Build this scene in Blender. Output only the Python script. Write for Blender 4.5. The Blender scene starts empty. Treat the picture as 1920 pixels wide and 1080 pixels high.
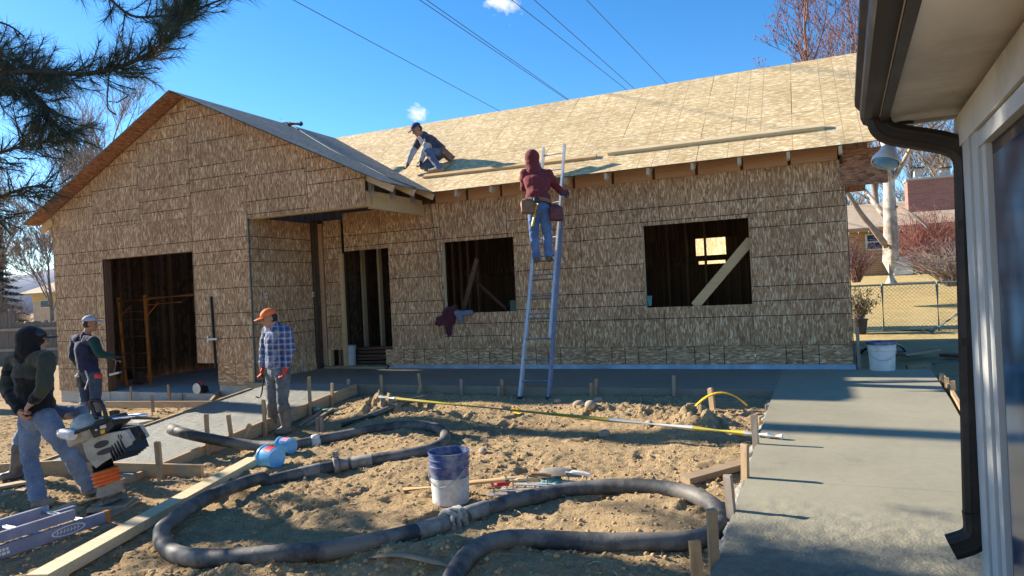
import bpy, bmesh, math, random
import numpy as np
from mathutils import Vector, Matrix, noise, Quaternion
random.seed(7)
sc = bpy.context.scene
COL = bpy.context.collection
V = Vector
# ------------------------------------------------------------------ camera (solved from the sheathing seams of the photograph)
CAMZ = 1.27
YAW, PITCH, ROLL, FPX = 0.4091, 0.0015, 0.0487, 1277.9
cy_, sy_ = math.cos(YAW), math.sin(YAW)
F = V((-sy_*math.cos(PITCH), cy_*math.cos(PITCH), math.sin(PITCH)))
R0 = V((cy_, sy_, 0)); U0 = R0.cross(F)
R = R0*math.cos(ROLL) - U0*math.sin(ROLL)
U = R0*math.sin(ROLL) + U0*math.cos(ROLL)
EYE = V((0, 0, CAMZ))
cam = bpy.data.cameras.new('camera'); camo = bpy.data.objects.new('camera', cam); COL.objects.link(camo)
cam.lens = FPX/1920*36; cam.sensor_width = 36; cam.clip_end = 5000; cam.clip_start = 0.05
camo.matrix_world = Matrix(((R.x, U.x, -F.x, EYE.x), (R.y, U.y, -F.y, EYE.y), (R.z, U.z, -F.z, EYE.z), (0, 0, 0, 1)))
sc.camera = camo
# ------------------------------------------------------------------ world, sun, exposure
SUN_EL, SUN_AZ = math.radians(26.3), math.radians(3.2)      # azimuth: from -X, turned towards +Y
SD = V((-math.cos(SUN_EL)*math.cos(SUN_AZ), math.cos(SUN_EL)*math.sin(SUN_AZ), math.sin(SUN_EL)))
w = bpy.data.worlds.new('World'); sc.world = w; w.use_nodes = True
nt = w.node_tree; nt.nodes.clear()
sky = nt.nodes.new('ShaderNodeTexSky'); sky.sky_type = 'NISHITA'; sky.sun_disc = False
sky.sun_elevation = SUN_EL; sky.sun_rotation = math.atan2(SD.x, SD.y)
sky.altitude = 1700; sky.air_density = 1.0; sky.dust_density = 0.35; sky.ozone_density = 2.2
bg = nt.nodes.new('ShaderNodeBackground'); bg.inputs[1].default_value = 0.104
wo = nt.nodes.new('ShaderNodeOutputWorld')
hs = nt.nodes.new('ShaderNodeHueSaturation'); hs.inputs['Saturation'].default_value = 1.32
nt.links.new(sky.outputs[0], hs.inputs['Color'])
def wmath(op, a, b=None, clamp=False):
    n = nt.nodes.new('ShaderNodeMath'); n.operation = op; n.use_clamp = clamp
    for i, x in enumerate((a, b)):
        if x is None: continue
        if isinstance(x, (int, float)): n.inputs[i].default_value = x
        else: nt.links.new(x, n.inputs[i])
    return n.outputs[0]
tcw = nt.nodes.new('ShaderNodeTexCoord'); cm = None
for (cu, cv, rad, ns) in ((938, 2, .034, 26), (780, 212, .023, 34), (985, 128, .010, 40)):          # the small clouds
    dv = (F + R*((cu-960)/FPX) - U*((cv-540)/FPX)).normalized()
    dp = nt.nodes.new('ShaderNodeVectorMath'); dp.operation = 'DISTANCE'; dp.inputs[1].default_value = dv; nt.links.new(tcw.outputs['Generated'], dp.inputs[0])
    nz = nt.nodes.new('ShaderNodeTexNoise'); nz.inputs['Scale'].default_value = ns; nz.inputs['Detail'].default_value = 6; nz.inputs['Roughness'].default_value = .6; nz.inputs['Distortion'].default_value = .6; nt.links.new(tcw.outputs['Generated'], nz.inputs['Vector'])
    k = wmath('SUBTRACT', 1.0, wmath('DIVIDE', dp.outputs['Value'], rad)); k = wmath('ADD', wmath('MULTIPLY', k, 1.5), wmath('MULTIPLY', wmath('SUBTRACT', nz.outputs[0], .62 if cv < 100 else .66), 5.0)); k = wmath('MULTIPLY', wmath('MULTIPLY', k, 1.0, True), wmath('LESS_THAN', dp.outputs['Value'], rad*1.25))
    cm = k if cm is None else wmath('MAXIMUM', cm, k)
mxw = nt.nodes.new('ShaderNodeMix'); mxw.data_type = 'RGBA'; nt.links.new(wmath('MULTIPLY', cm, .9), mxw.inputs[0]); nt.links.new(hs.outputs[0], mxw.inputs[6]); mxw.inputs[7].default_value = (4.6, 4.7, 4.8, 1)
nt.links.new(mxw.outputs[2], bg.inputs[0]); nt.links.new(bg.outputs[0], wo.inputs[0])
sun = bpy.data.lights.new('sun', 'SUN'); sun.energy = 5.0; sun.angle = math.radians(0.6); sun.color = (1, .90, .75)
suno = bpy.data.objects.new('sun', sun); COL.objects.link(suno)
suno.rotation_mode = 'QUATERNION'; suno.rotation_quaternion = (-SD).to_track_quat('-Z', 'Y')
suno.location = (-30, 2, 30)
sc.render.engine = 'CYCLES'
sc.view_settings.view_transform = 'Standard'; sc.view_settings.look = 'None'
sc.view_settings.exposure = 1.28; sc.view_settings.gamma = 1.0; sc.view_settings.use_curve_mapping = False
sc.cycles.max_bounces = 8
# ------------------------------------------------------------------ pixel rays
def ray(u, v): return F + R*((u-960)/FPX) - U*((v-540)/FPX)
def onZ(u, v, z): d = ray(u, v); return EYE + d*((z-CAMZ)/d.z)
def onY(u, v, y): d = ray(u, v); return EYE + d*(y/d.y)
def onX(u, v, x): d = ray(u, v); return EYE + d*(x/d.x)
def atd(u, v, depth): return EYE + ray(u, v)*depth
# ------------------------------------------------------------------ ground height
GP = [(-2.6,4.4,-.30),(-1.6,4.2,-.26),(-4.5,3.5,-.36),(-6.3,3.8,-.43),(-5.7,6.3,-.31),(-5.7,5,-.40),(-9,5.5,-.43),(-11,7.5,-.42),(-13.5,9,-.45),
 (-7.8,6.8,-.36),(-.7,7.2,-.12),(-.7,6,-.14),(-.7,4.6,-.2),(-.7,3.4,-.24),(-1.2,2.4,-.27),(-3,2.2,-.3),(-3,6.3,-.21),(-4.4,7,-.18),(-4.4,5.2,-.3),(-1.5,5.6,-.19),
 (-5.2,8,-.12),(-4,8,-.11),(-3,8,-.105),(-2,8,-.10),(-1,8,-.10),(2,9,-.10),(3,12,-.06),(1.8,7,-.12),(1.6,5,-.2),(1.5,17,0),(4,17.3,0),(7,17,0),(2.2,22,.38),(2.7,27.3,.82),(6,27,.85),(3.8,38,1.1),(9,38,1.15),(-25,15,-.5),(-20,10,-.5),(-30,4,-.5),(-16,6,-.47),(-3,12,-.3),(-10,12,-.4),(-6,18,-.2),(-12,20,-.4),(0,-3,-.3),(-8,0,-.43),(-15,2,-.45),(3,-3,-.3),
 (-30,25,-.4),(-20,35,.1),(0,40,1.2),(15,40,1.3),(-60,20,-.6),(60,20,1.2)]
GPA = np.array(GP)
def g_np(x, y):
    x = np.asarray(x, float); y = np.asarray(y, float)
    n = np.zeros(x.shape); dsum = np.zeros(x.shape)
    for a, b, c in GP:
        d2 = (x-a)**2+(y-b)**2
        wt = 1/(d2+0.09)**1.6
        n += wt*c; dsum += wt
    return n/dsum
def gz(x, y): return float(g_np(np.array([x]), np.array([y]))[0])
def hit(u, v, dz=0.0):
    d = ray(u, v); z = -.3
    P = EYE
    for i in range(14):
        t = min(((z+dz)-CAMZ)/d.z, 400) if d.z < -1e-4 else 60
        P = EYE + d*t; z = .4*z+.6*gz(P.x, P.y)
    return V((P.x, P.y, gz(P.x, P.y)+dz))
# ------------------------------------------------------------------ materials
MATS = {}
def newmat(name):
    m = bpy.data.materials.new(name); m.use_nodes = True
    t = m.node_tree; b = t.nodes['Principled BSDF']; MATS[name] = m
    return m, t, b
def nd(t, typ, **kw):
    n = t.nodes.new(typ)
    for k, v in kw.items():
        if k == 'ins':
            for i, val in v.items(): n.inputs[i].default_value = val
        else: setattr(n, k, v)
    return n
def math_(t, op, a, b=None, c=None, clamp=False):
    n = t.nodes.new('ShaderNodeMath'); n.operation = op; n.use_clamp = clamp
    for i, x in enumerate((a, b, c)):
        if x is None: continue
        if isinstance(x, (int, float)): n.inputs[i].default_value = x
        else: t.links.new(x, n.inputs[i])
    return n.outputs[0]
def ramp(t, fac, stops, interp='LINEAR'):
    n = t.nodes.new('ShaderNodeValToRGB'); n.color_ramp.interpolation = interp
    e = n.color_ramp.elements
    while len(e) < len(stops): e.new(0.5)
    for k, (p, c) in zip(e, stops):
        k.position = p; k.color = (*c, 1) if len(c) == 3 else c
    t.links.new(fac, n.inputs[0]); return n.outputs[0]
def mix(t, fac, a, b, typ='MIX'):
    n = t.nodes.new('ShaderNodeMix'); n.data_type = 'RGBA'; n.blend_type = typ
    for i, x in ((0, fac), (6, a), (7, b)):
        if isinstance(x, (int, float)): n.inputs[i].default_value = x
        elif isinstance(x, tuple): n.inputs[i].default_value = (*x, 1)
        else: t.links.new(x, n.inputs[i])
    return n.outputs[2]
def noise_(t, vec, scale, detail=4, rough=.6, dist=0):
    n = t.nodes.new('ShaderNodeTexNoise'); n.inputs['Scale'].default_value = scale
    n.inputs['Detail'].default_value = detail; n.inputs['Roughness'].default_value = rough; n.inputs['Distortion'].default_value = dist
    if vec is not None: t.links.new(vec, n.inputs['Vector'])
    return n.outputs[0]
def mapped(t, vec, rot=(0,0,0), scale=(1,1,1), loc=(0,0,0)):
    n = t.nodes.new('ShaderNodeMapping'); n.inputs['Rotation'].default_value = rot
    n.inputs['Scale'].default_value = scale; n.inputs['Location'].default_value = loc
    t.links.new(vec, n.inputs['Vector']); return n.outputs[0]
def bump(t, b, h, strength=.4, dist=.01):
    n = t.nodes.new('ShaderNodeBump'); n.inputs['Strength'].default_value = strength; n.inputs['Distance'].default_value = dist
    t.links.new(h, n.inputs['Height']); t.links.new(n.outputs[0], b.inputs['Normal'])
def coords(t, rnd=True):
    tc = t.nodes.new('ShaderNodeTexCoord')
    if not rnd: return tc.outputs['Object']
    oi = t.nodes.new('ShaderNodeObjectInfo')
    s = t.nodes.new('ShaderNodeVectorMath'); s.operation = 'MULTIPLY_ADD'
    cb = t.nodes.new('ShaderNodeCombineXYZ')
    for i, k in enumerate((31.7, 17.3, 23.9)): t.links.new(math_(t, 'MULTIPLY', oi.outputs['Random'], k), cb.inputs[i])
    s.inputs[1].default_value = (1, 1, 1)
    t.links.new(tc.outputs['Object'], s.inputs[0]); t.links.new(cb.outputs[0], s.inputs[2])
    return s.outputs[0]
def plain(name, col, rough=.6, metal=0, var=.25, scale=14, bumps=.15, spec=.5, dirt=None, dirt_amt=.4, bdist=.006):
    m, t, b = newmat(name); c = coords(t)
    n1 = noise_(t, c, scale, 5, .65)
    lo = tuple(x*(1-var) for x in col); hi = tuple(min(1, x*(1+var)) for x in col)
    o = ramp(t, n1, [(.3, lo), (.7, hi)])
    if dirt:
        n2 = noise_(t, c, scale*.45, 6, .7)
        k = ramp(t, n2, [(.5-.1*dirt_amt, (0,0,0)), (.78-.35*dirt_amt, (1,1,1))])
        o = mix(t, k, o, dirt)
    t.links.new(o, b.inputs['Base Color'])
    b.inputs['Roughness'].default_value = rough; b.inputs['Metallic'].default_value = metal
    b.inputs['Specular IOR Level'].default_value = spec
    if bumps: bump(t, b, noise_(t, c, scale*5, 4, .6), bumps, bdist)
    return m
def wood(name, col, dark, rough=.7, dirt=None, axis=0, damt=.4):
    m, t, b = newmat(name); c = coords(t)
    # grain runs along the board's local X/Y/Z by squeezing that axis
    s = [26, 26, 26]; s[axis] = 1.6
    g1 = noise_(t, mapped(t, c, scale=tuple(s)), 1.6, 5, .6, .6)
    g2 = noise_(t, c, 2.2, 3, .5)
    o = ramp(t, g1, [(.28, dark), (.5, col), (.75, tuple(min(1, x*1.12) for x in col))])
    o = mix(t, .35, o, ramp(t, g2, [(.3, dark), (.7, col)]))
    if dirt:
        n2 = noise_(t, c, 5, 6, .7)
        o = mix(t, ramp(t, n2, [(.55-.2*damt, (0,0,0)), (.75-.2*damt, (1,1,1))]), o, dirt)
    t.links.new(o, b.inputs['Base Color']); b.inputs['Roughness'].default_value = rough
    b.inputs['Specular IOR Level'].default_value = .25
    bump(t, b, g1, .25, .004)
    return m
def osb(name, cols, tint=(1,1,1), lines=True, linecol=(.02,.015,.012), gloss=.75, pos=(.06,.3,.62,.9)):
    m, t, b = newmat(name); tc = nd(t, 'ShaderNodeTexCoord'); c = coords(t)
    val = None
    wob_ = nd(t, 'ShaderNodeTexNoise', ins={'Scale': 5.0, 'Detail': 2.0}); t.links.new(c, wob_.inputs['Vector'])
    wv = nd(t, 'ShaderNodeVectorMath'); wv.operation = 'MULTIPLY_ADD'; wv.inputs[1].default_value = (.05, .05, 0); t.links.new(wob_.outputs['Color'], wv.inputs[0]); t.links.new(c, wv.inputs[2])
    c = wv.outputs[0]
    for i, (ang, sx, sy) in enumerate(((.05, 80, 15), (-.38, 68, 14), (.38, 72, 14.5), (-.12, 60, 12), (.9, 68, 15), (-.95, 72, 15))):
        mp = mapped(t, c, rot=(0, 0, ang), scale=(sx, sy, 6), loc=(i*3.7, i*1.9, 0))
        dn = nd(t, 'ShaderNodeTexVoronoi', ins={'Scale': 1.0, 'Randomness': 1.0}); dn.voronoi_dimensions = '2D'
        t.links.new(mp, dn.inputs['Vector'])
        sp = nd(t, 'ShaderNodeSeparateColor'); t.links.new(dn.outputs['Color'], sp.inputs[0])
        if val is None: val = sp.outputs[0]
        else:
            k = math_(t, 'GREATER_THAN', sp.outputs[1], (.45, .5, .55, .72, .76)[i-1])
            mx = nd(t, 'ShaderNodeMix'); mx.data_type = 'FLOAT'
            t.links.new(k, mx.inputs[0]); t.links.new(val, mx.inputs[2]); t.links.new(sp.outputs[0], mx.inputs[3]); val = mx.outputs[0]
    fine = noise_(t, mapped(t, c, scale=(160, 14, 10)), 1, 4, .6)
    vv = math_(t, 'ADD', math_(t, 'MULTIPLY', val, .8), math_(t, 'MULTIPLY', fine, .25))
    o = ramp(t, vv, list(zip(pos, cols)))
    big = noise_(t, c, 1.1, 3, .5)
    o = mix(t, .9, o, ramp(t, big, [(.3, tuple(.82*x for x in tint)), (.7, tuple(1.1*x for x in tint))]), 'MULTIPLY')
    if lines:
        sx = nd(t, 'ShaderNodeSeparateXYZ'); t.links.new(tc.outputs['Object'], sx.inputs[0])
        acc = None
        for h in (16, 24, 32, 48, 64, 72, 80):
            k = math_(t, 'COMPARE', sx.outputs[1], h*.0254, .0058)
            acc = k if acc is None else math_(t, 'MAXIMUM', acc, k)
        wob = noise_(t, c, 9, 2)
        acc = math_(t, 'MULTIPLY', acc, ramp(t, wob, [(.3, (.55,.55,.55)), (.5, (.97,.97,.97))]))
        o = mix(t, acc, o, linecol)
    t.links.new(o, b.inputs['Base Color']); b.inputs['Roughness'].default_value = gloss
    b.inputs['Specular IOR Level'].default_value = .3
    bump(t, b, vv, .35, .004)
    return m
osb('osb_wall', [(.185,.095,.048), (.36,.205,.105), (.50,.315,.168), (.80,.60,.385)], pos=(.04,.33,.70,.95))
osb('osb_inside_shade', [(.05,.03,.018), (.085,.052,.03), (.12,.078,.047), (.18,.13,.085)], lines=False)  # same OSB, darkened so the colour carries the gloom of the rooms
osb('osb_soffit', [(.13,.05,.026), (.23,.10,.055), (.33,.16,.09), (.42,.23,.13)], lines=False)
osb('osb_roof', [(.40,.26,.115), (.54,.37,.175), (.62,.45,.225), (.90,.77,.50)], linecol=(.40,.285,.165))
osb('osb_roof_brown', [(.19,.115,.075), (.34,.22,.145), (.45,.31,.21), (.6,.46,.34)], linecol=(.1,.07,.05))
plain('teal_edge', (.04,.085,.078), .7)
wood('lumber', (.60,.42,.22), (.42,.27,.13))
wood('lumber_pale', (.66,.53,.33), (.48,.36,.2))
wood('lumber_red', (.52,.30,.165), (.38,.2,.105), axis=0)
wood('lumber_rafter', (.58,.46,.32), (.43,.33,.22), axis=1)
wood('lumber_stud', (.26,.175,.10), (.16,.10,.06), axis=2)
wood('form_wood', (.46,.32,.18), (.28,.18,.10), dirt=(.30,.27,.22), damt=.25)
wood('form_wood_y', (.46,.32,.18), (.28,.18,.10), axis=1, dirt=(.22,.17,.11), damt=.2)
wood('stake_wood', (.45,.31,.18), (.27,.17,.09), axis=2, dirt=(.26,.20,.14), damt=.2)
wood('stake_grey', (.34,.28,.22), (.2,.16,.12), axis=2, dirt=(.24,.22,.19), damt=.3)
wood('old_board', (.34,.25,.16), (.2,.14,.085), dirt=(.27,.19,.12), damt=.3)
wood('dark_lumber', (.16,.09,.06), (.09,.05,.035))
wood('grey_fence', (.17,.14,.115), (.09,.075,.065), axis=2)
plain('galv', (.50,.51,.52), .42, .6, .25, 5, .5, dirt=(.35,.36,.37), dirt_amt=.3)
plain('aluminium', (.60,.60,.60), .42, .4, .12, 12, .08)
plain('blue_rail', (.17,.185,.28), .5, 0, .2, 7, .08, dirt=(.25,.25,.30), dirt_amt=.35)
plain('black_plastic', (.022,.022,.024), .5, 0, .3, 10, .1)
plain('black_metal', (.03,.03,.033), .4, .5, .3)
plain('chrome', (.7,.7,.72), .18, 1, .05)
plain('gutter_brown', (.024,.017,.014), .5, 0, .15, 4, .04, dirt=(.08,.06,.048), dirt_amt=.12, spec=.3)
plain('white_paint', (.46,.47,.46), .55, 0, .07, 3, .08, dirt=(.44,.43,.40), dirt_amt=.2)
plain('soffit_paint', (.56,.51,.44), .7, 0, .08, 2.5, .1, dirt=(.33,.29,.25), dirt_amt=.25)
plain('orange_paint', (.50,.17,.025), .5, 0, .2, 7, .1, dirt=(.3,.12,.04), dirt_amt=.3)
plain('hose_rubber', (.036,.037,.039), .62, 0, .35, 6, .45, dirt=(.16,.145,.125), dirt_amt=.55)
plain('coupling', (.27,.25,.22), .7, .2, .3, 22, .5, dirt=(.2,.16,.12), dirt_amt=.4)
plain('cement_wet', (.24,.23,.20), .9, 0, .3, 16, .6)
plain('cement_cloth', (.36,.34,.30), .95, 0, .25, 20, .6)
plain('yellow_pole', (.60,.52,.06), .35, 0, .12, 4, .05, dirt=(.42,.38,.22), dirt_amt=.25)
plain('white_pole', (.66,.68,.64), .35, .1, .1, 4, .05)
plain('yellow_strap', (.75,.42,.02), .45, 0, .1)
plain('blue_cup', (.12,.42,.72), .3, 0, .08, 6, .03)
plain('cup_inside', (.16,.50,.80), .35, 0, .08)
plain('red_label', (.55,.03,.05), .5, 0, .15)
plain('pink_label', (.62,.30,.42), .5, 0, .15)
plain('white_plastic', (.68,.68,.66), .4, 0, .06, 8, .04, dirt=(.45,.41,.35), dirt_amt=.2)
plain('blue_bucket', (.030,.06,.19), .4, 0, .2, 8, .08, dirt=(.30,.32,.36), dirt_amt=.3)
plain('splash_white', (.62,.61,.57), .75, 0, .14, 10, .35, dirt=(.34,.32,.28), dirt_amt=.3)
plain('skin', (.40,.20,.125), .55, 0, .08, 8, .05, bdist=.002)
plain('skin_tan', (.36,.17,.10), .55, 0, .08, 8, .05, bdist=.002)
plain('hair', (.012,.010,.009), .6, 0, .2, 40, .4)
plain('glass_dark', (.012,.04,.09), .12, 0, .1, 2, 0, spec=.12)
plain('glass_lamp', (.10,.30,.55), .08, 0, .2, 8, 0)
plain('brown_leather', (.24,.115,.055), .6, 0, .25, 14, .3)
plain('maroon_leather', (.13,.03,.025), .6, 0, .25, 14, .3)
plain('work_boot', (.12,.07,.045), .7, 0, .3, 14, .3)
plain('tan_boot', (.30,.24,.17), .85, 0, .25, 14, .3)
plain('rubber_boot', (.10,.095,.088), .55, 0, .3, 7, .2, dirt=(.22,.19,.16), dirt_amt=.5)
plain('red_glove', (.52,.045,.03), .7, 0, .2, 20, .3)
plain('black_glove', (.02,.02,.022), .7, 0, .2, 20, .3)
plain('orange_cap', (.80,.16,.025), .75, 0, .1, 20, .25)
plain('grey_cap', (.38,.40,.47), .8, 0, .15, 20, .25)
plain('navy_cap', (.025,.035,.09), .8, 0, .15, 20, .25)
def cloth(name, col, var=.3, scale=5, wr=.5):
    m, t, b = newmat(name); c = coords(t)
    n1 = noise_(t, c, scale, 5, .65); n2 = noise_(t, c, scale*2.2, 4, .55, 1.4)
    t.links.new(ramp(t, n1, [(.3, tuple(x*(1-var) for x in col)), (.7, tuple(min(1, x*(1+var)) for x in col))]), b.inputs['Base Color'])
    b.inputs['Roughness'].default_value = .92; b.inputs['Specular IOR Level'].default_value = .15
    b.inputs['Sheen Weight'].default_value = .15
    bump(t, b, n2, wr, .02); return m
cloth('denim', (.14,.185,.265), .4, 5, .8)
cloth('denim_blue', (.085,.16,.33), .35, 6)
cloth('denim_dark', (.05,.075,.125), .4, 5)
cloth('denim_muddy', (.12,.135,.15), .5, 7)
cloth('denim_slate', (.12,.15,.22), .3, 5)
cloth('black_fleece', (.012,.012,.013), .3)
cloth('olive_fleece', (.045,.048,.034), .3)
cloth('navy_fleece', (.022,.026,.062), .3)
cloth('green_sleeve', (.014,.055,.048), .3)
cloth('maroon_fleece', (.15,.028,.034), .25, 4)
cloth('charcoal_shirt', (.055,.06,.09), .3)
cloth('grey_sleeve', (.40,.41,.46), .2)
cloth('jacket_plum', (.075,.022,.035), .3)
cloth('jacket_grey', (.16,.18,.24), .3)
def plaid():
    m, t, b = newmat('plaid_shirt'); tc = nd(t, 'ShaderNodeTexCoord'); sx = nd(t, 'ShaderNodeSeparateXYZ'); t.links.new(tc.outputs['Object'], sx.inputs[0])
    def band(o, per, off, th):
        f = math_(t, 'FRACT', math_(t, 'MULTIPLY_ADD', o, 1/per, off)); return math_(t, 'LESS_THAN', f, th)
    hx = math_(t, 'ADD', math_(t, 'MULTIPLY', sx.outputs[0], .75), math_(t, 'MULTIPLY', sx.outputs[1], .75))
    o = mix(t, .0, (.13,.17,.30), (.1,.1,.1))
    o = mix(t, math_(t, 'MULTIPLY', band(sx.outputs[2], .07, 0, .45), .5), o, (.02,.03,.10))
    o = mix(t, math_(t, 'MULTIPLY', band(hx, .07, .2, .45), .5), o, (.02,.03,.10))
    o = mix(t, math_(t, 'MULTIPLY', band(sx.outputs[2], .07, .3, .14), .42), o, (.55,.58,.66))
    o = mix(t, math_(t, 'MULTIPLY', band(hx, .07, .5, .14), .42), o, (.55,.58,.66))
    n = noise_(t, tc.outputs['Object'], 9, 4, .6)
    o = mix(t, ramp(t, n, [(.50, (0,0,0)), (.64, (.8,.8,.8))]), o, (.34,.33,.31))
    t.links.new(o, b.inputs['Base Color']); b.inputs['Roughness'].default_value = .9; b.inputs['Specular IOR Level'].default_value = .15
    bump(t, b, noise_(t, tc.outputs['Object'], 11, 4, .55, 1.2), .5, .02)
plaid()
def dirt_mat():
    m, t, b = newmat('dirt'); c = coords(t, False)
    n1 = noise_(t, c, .9, 6, .65); n2 = noise_(t, c, 9, 6, .7); n3 = noise_(t, c, 62, 6, .75)
    o = ramp(t, n1, [(.32, (.36,.235,.115)), (.5, (.51,.36,.19)), (.66, (.61,.45,.25))])
    o = mix(t, .55, o, ramp(t, n2, [(.3, (.28,.18,.09)), (.5, (.53,.375,.20)), (.72, (.69,.52,.31))]))
    o = mix(t, .5, o, ramp(t, n3, [(.32, (.11,.068,.036)), (.5, (.38,.27,.15)), (.68, (.62,.49,.32))]))
    # dark, moist strip that runs along the forms and the trench side
    n4 = noise_(t, c, .55, 4, .6)
    o = mix(t, ramp(t, n4, [(.58, (0,0,0)), (.70, (.7,.7,.7))]), o, (.115,.072,.043))
    # lawn beyond the back fence, by world position
    sx = nd(t, 'ShaderNodeSeparateXYZ'); t.links.new(c, sx.inputs[0])
    lawn = math_(t, 'MULTIPLY', math_(t, 'GREATER_THAN', math_(t, 'ADD', sx.outputs[1], math_(t, 'MULTIPLY', n2, 1.5)), 15.2), math_(t, 'GREATER_THAN', sx.outputs[0], -40))
    gr = ramp(t, noise_(t, c, .9, 7, .75), [(.3, (.19,.17,.06)), (.48, (.50,.36,.14)), (.7, (.66,.48,.22))])
    gr = mix(t, .5, gr, ramp(t, noise_(t, c, 26, 4, .7), [(.3, (.3,.22,.08)), (.7, (.7,.54,.28))]))
    o = mix(t, lawn, o, gr)
    t.links.new(o, b.inputs['Base Color']); b.inputs['Roughness'].default_value = .97; b.inputs['Specular IOR Level'].default_value = .1
    h = math_(t, 'ADD', math_(t, 'MULTIPLY', n2, .7), math_(t, 'MULTIPLY', n3, .45))
    bump(t, b, h, 1.0, .05)
dirt_mat()
plain('clod', (.41,.28,.148), .97, 0, .35, 9, .6, spec=.1)
plain('stone', (.36,.29,.22), .9, 0, .2, 10, .3, spec=.2)
plain('straw', (.50,.38,.2), .9, 0, .2, 10, 0)
def concrete(name, dry, wet, rough, bscale, bstr, bd):
    m, t, b = newmat(name); c = coords(t, False)
    n1 = noise_(t, c, .8, 5, .6); n2 = noise_(t, c, 14, 5, .7); n3 = noise_(t, c, bscale, 5, .65)
    o = ramp(t, n1, [(.35, wet), (.62, dry)])
    o = mix(t, .3, o, ramp(t, n2, [(.3, wet), (.7, tuple(x*1.12 for x in dry))]))
    n5 = noise_(t, c, 2.6, 6, .7, .5); o = mix(t, ramp(t, n5, [(.56, (0,0,0)), (.72, (.55,.55,.55))]), o, tuple(x*.72 for x in wet))
    n6 = noise_(t, mapped(t, c, rot=(0,0,.35), scale=(1, 5, 1)), 5, 6, .75); o = mix(t, ramp(t, n6, [(.62, (0,0,0)), (.70, (.5,.5,.5))]), o, tuple(min(1, x*1.22) for x in dry))
    t.links.new(o, b.inputs['Base Color'])
    t.links.new(ramp(t, n1, [(.3, (rough-.14,)*3), (.7, (rough,)*3)]), b.inputs['Roughness'])
    # trowel sweeps
    sw = noise_(t, mapped(t, c, rot=(0,0,.5), scale=(1.2, 7, 1)), 2.2, 3, .5, .8)
    pit = ramp(t, n6, [(.6, (0,0,0)), (.72, (1,1,1))]); h = math_(t, 'ADD', math_(t, 'ADD', math_(t, 'MULTIPLY', n3, 1.0), math_(t, 'MULTIPLY', sw, .8)), math_(t, 'MULTIPLY', math_(t, 'MULTIPLY', pit, n2), 2.0))
    b.inputs['Specular IOR Level'].default_value = .22
    bump(t, b, h, bstr, bd)
    if name == 'concrete':                      # the near end is still rough and freshly dumped
        sy = nd(t, 'ShaderNodeSeparateXYZ'); t.links.new(c, sy.inputs[0])
        mr = nd(t, 'ShaderNodeMapRange', ins={1: 4.9, 2: 3.2, 3: 0.0, 4: 1.0}); t.links.new(math_(t, 'ADD', sy.outputs[1], math_(t, 'MULTIPLY', n1, .9)), mr.inputs[0])
        bn = b.inputs['Normal'].links[0].from_node; k = mr.outputs[0]
        t.links.new(math_(t, 'MULTIPLY_ADD', k, .65, bstr), bn.inputs['Strength']); t.links.new(math_(t, 'MULTIPLY_ADD', k, .05, bd), bn.inputs['Distance'])
        t.links.new(mix(t, math_(t, 'MULTIPLY', k, .75), o, ramp(t, n2, [(.3, (.12,.11,.085)), (.7, (.30,.27,.2))])), b.inputs['Base Color'])
concrete('concrete', (.318,.292,.207), (.255,.235,.17), .75, 60, .35, .006)
concrete('concrete_shaded', (.235,.222,.175), (.175,.168,.138), .62, 60, .35, .006)  # darker copy of the walk concrete: the house's shade is put into its colour
concrete('concrete_rough', (.32,.315,.275), (.24,.24,.215), .62, 85, 1.0, .02)
plain('old_concrete', (.42,.40,.36), .9, 0, .15, 6, .3)
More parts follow.
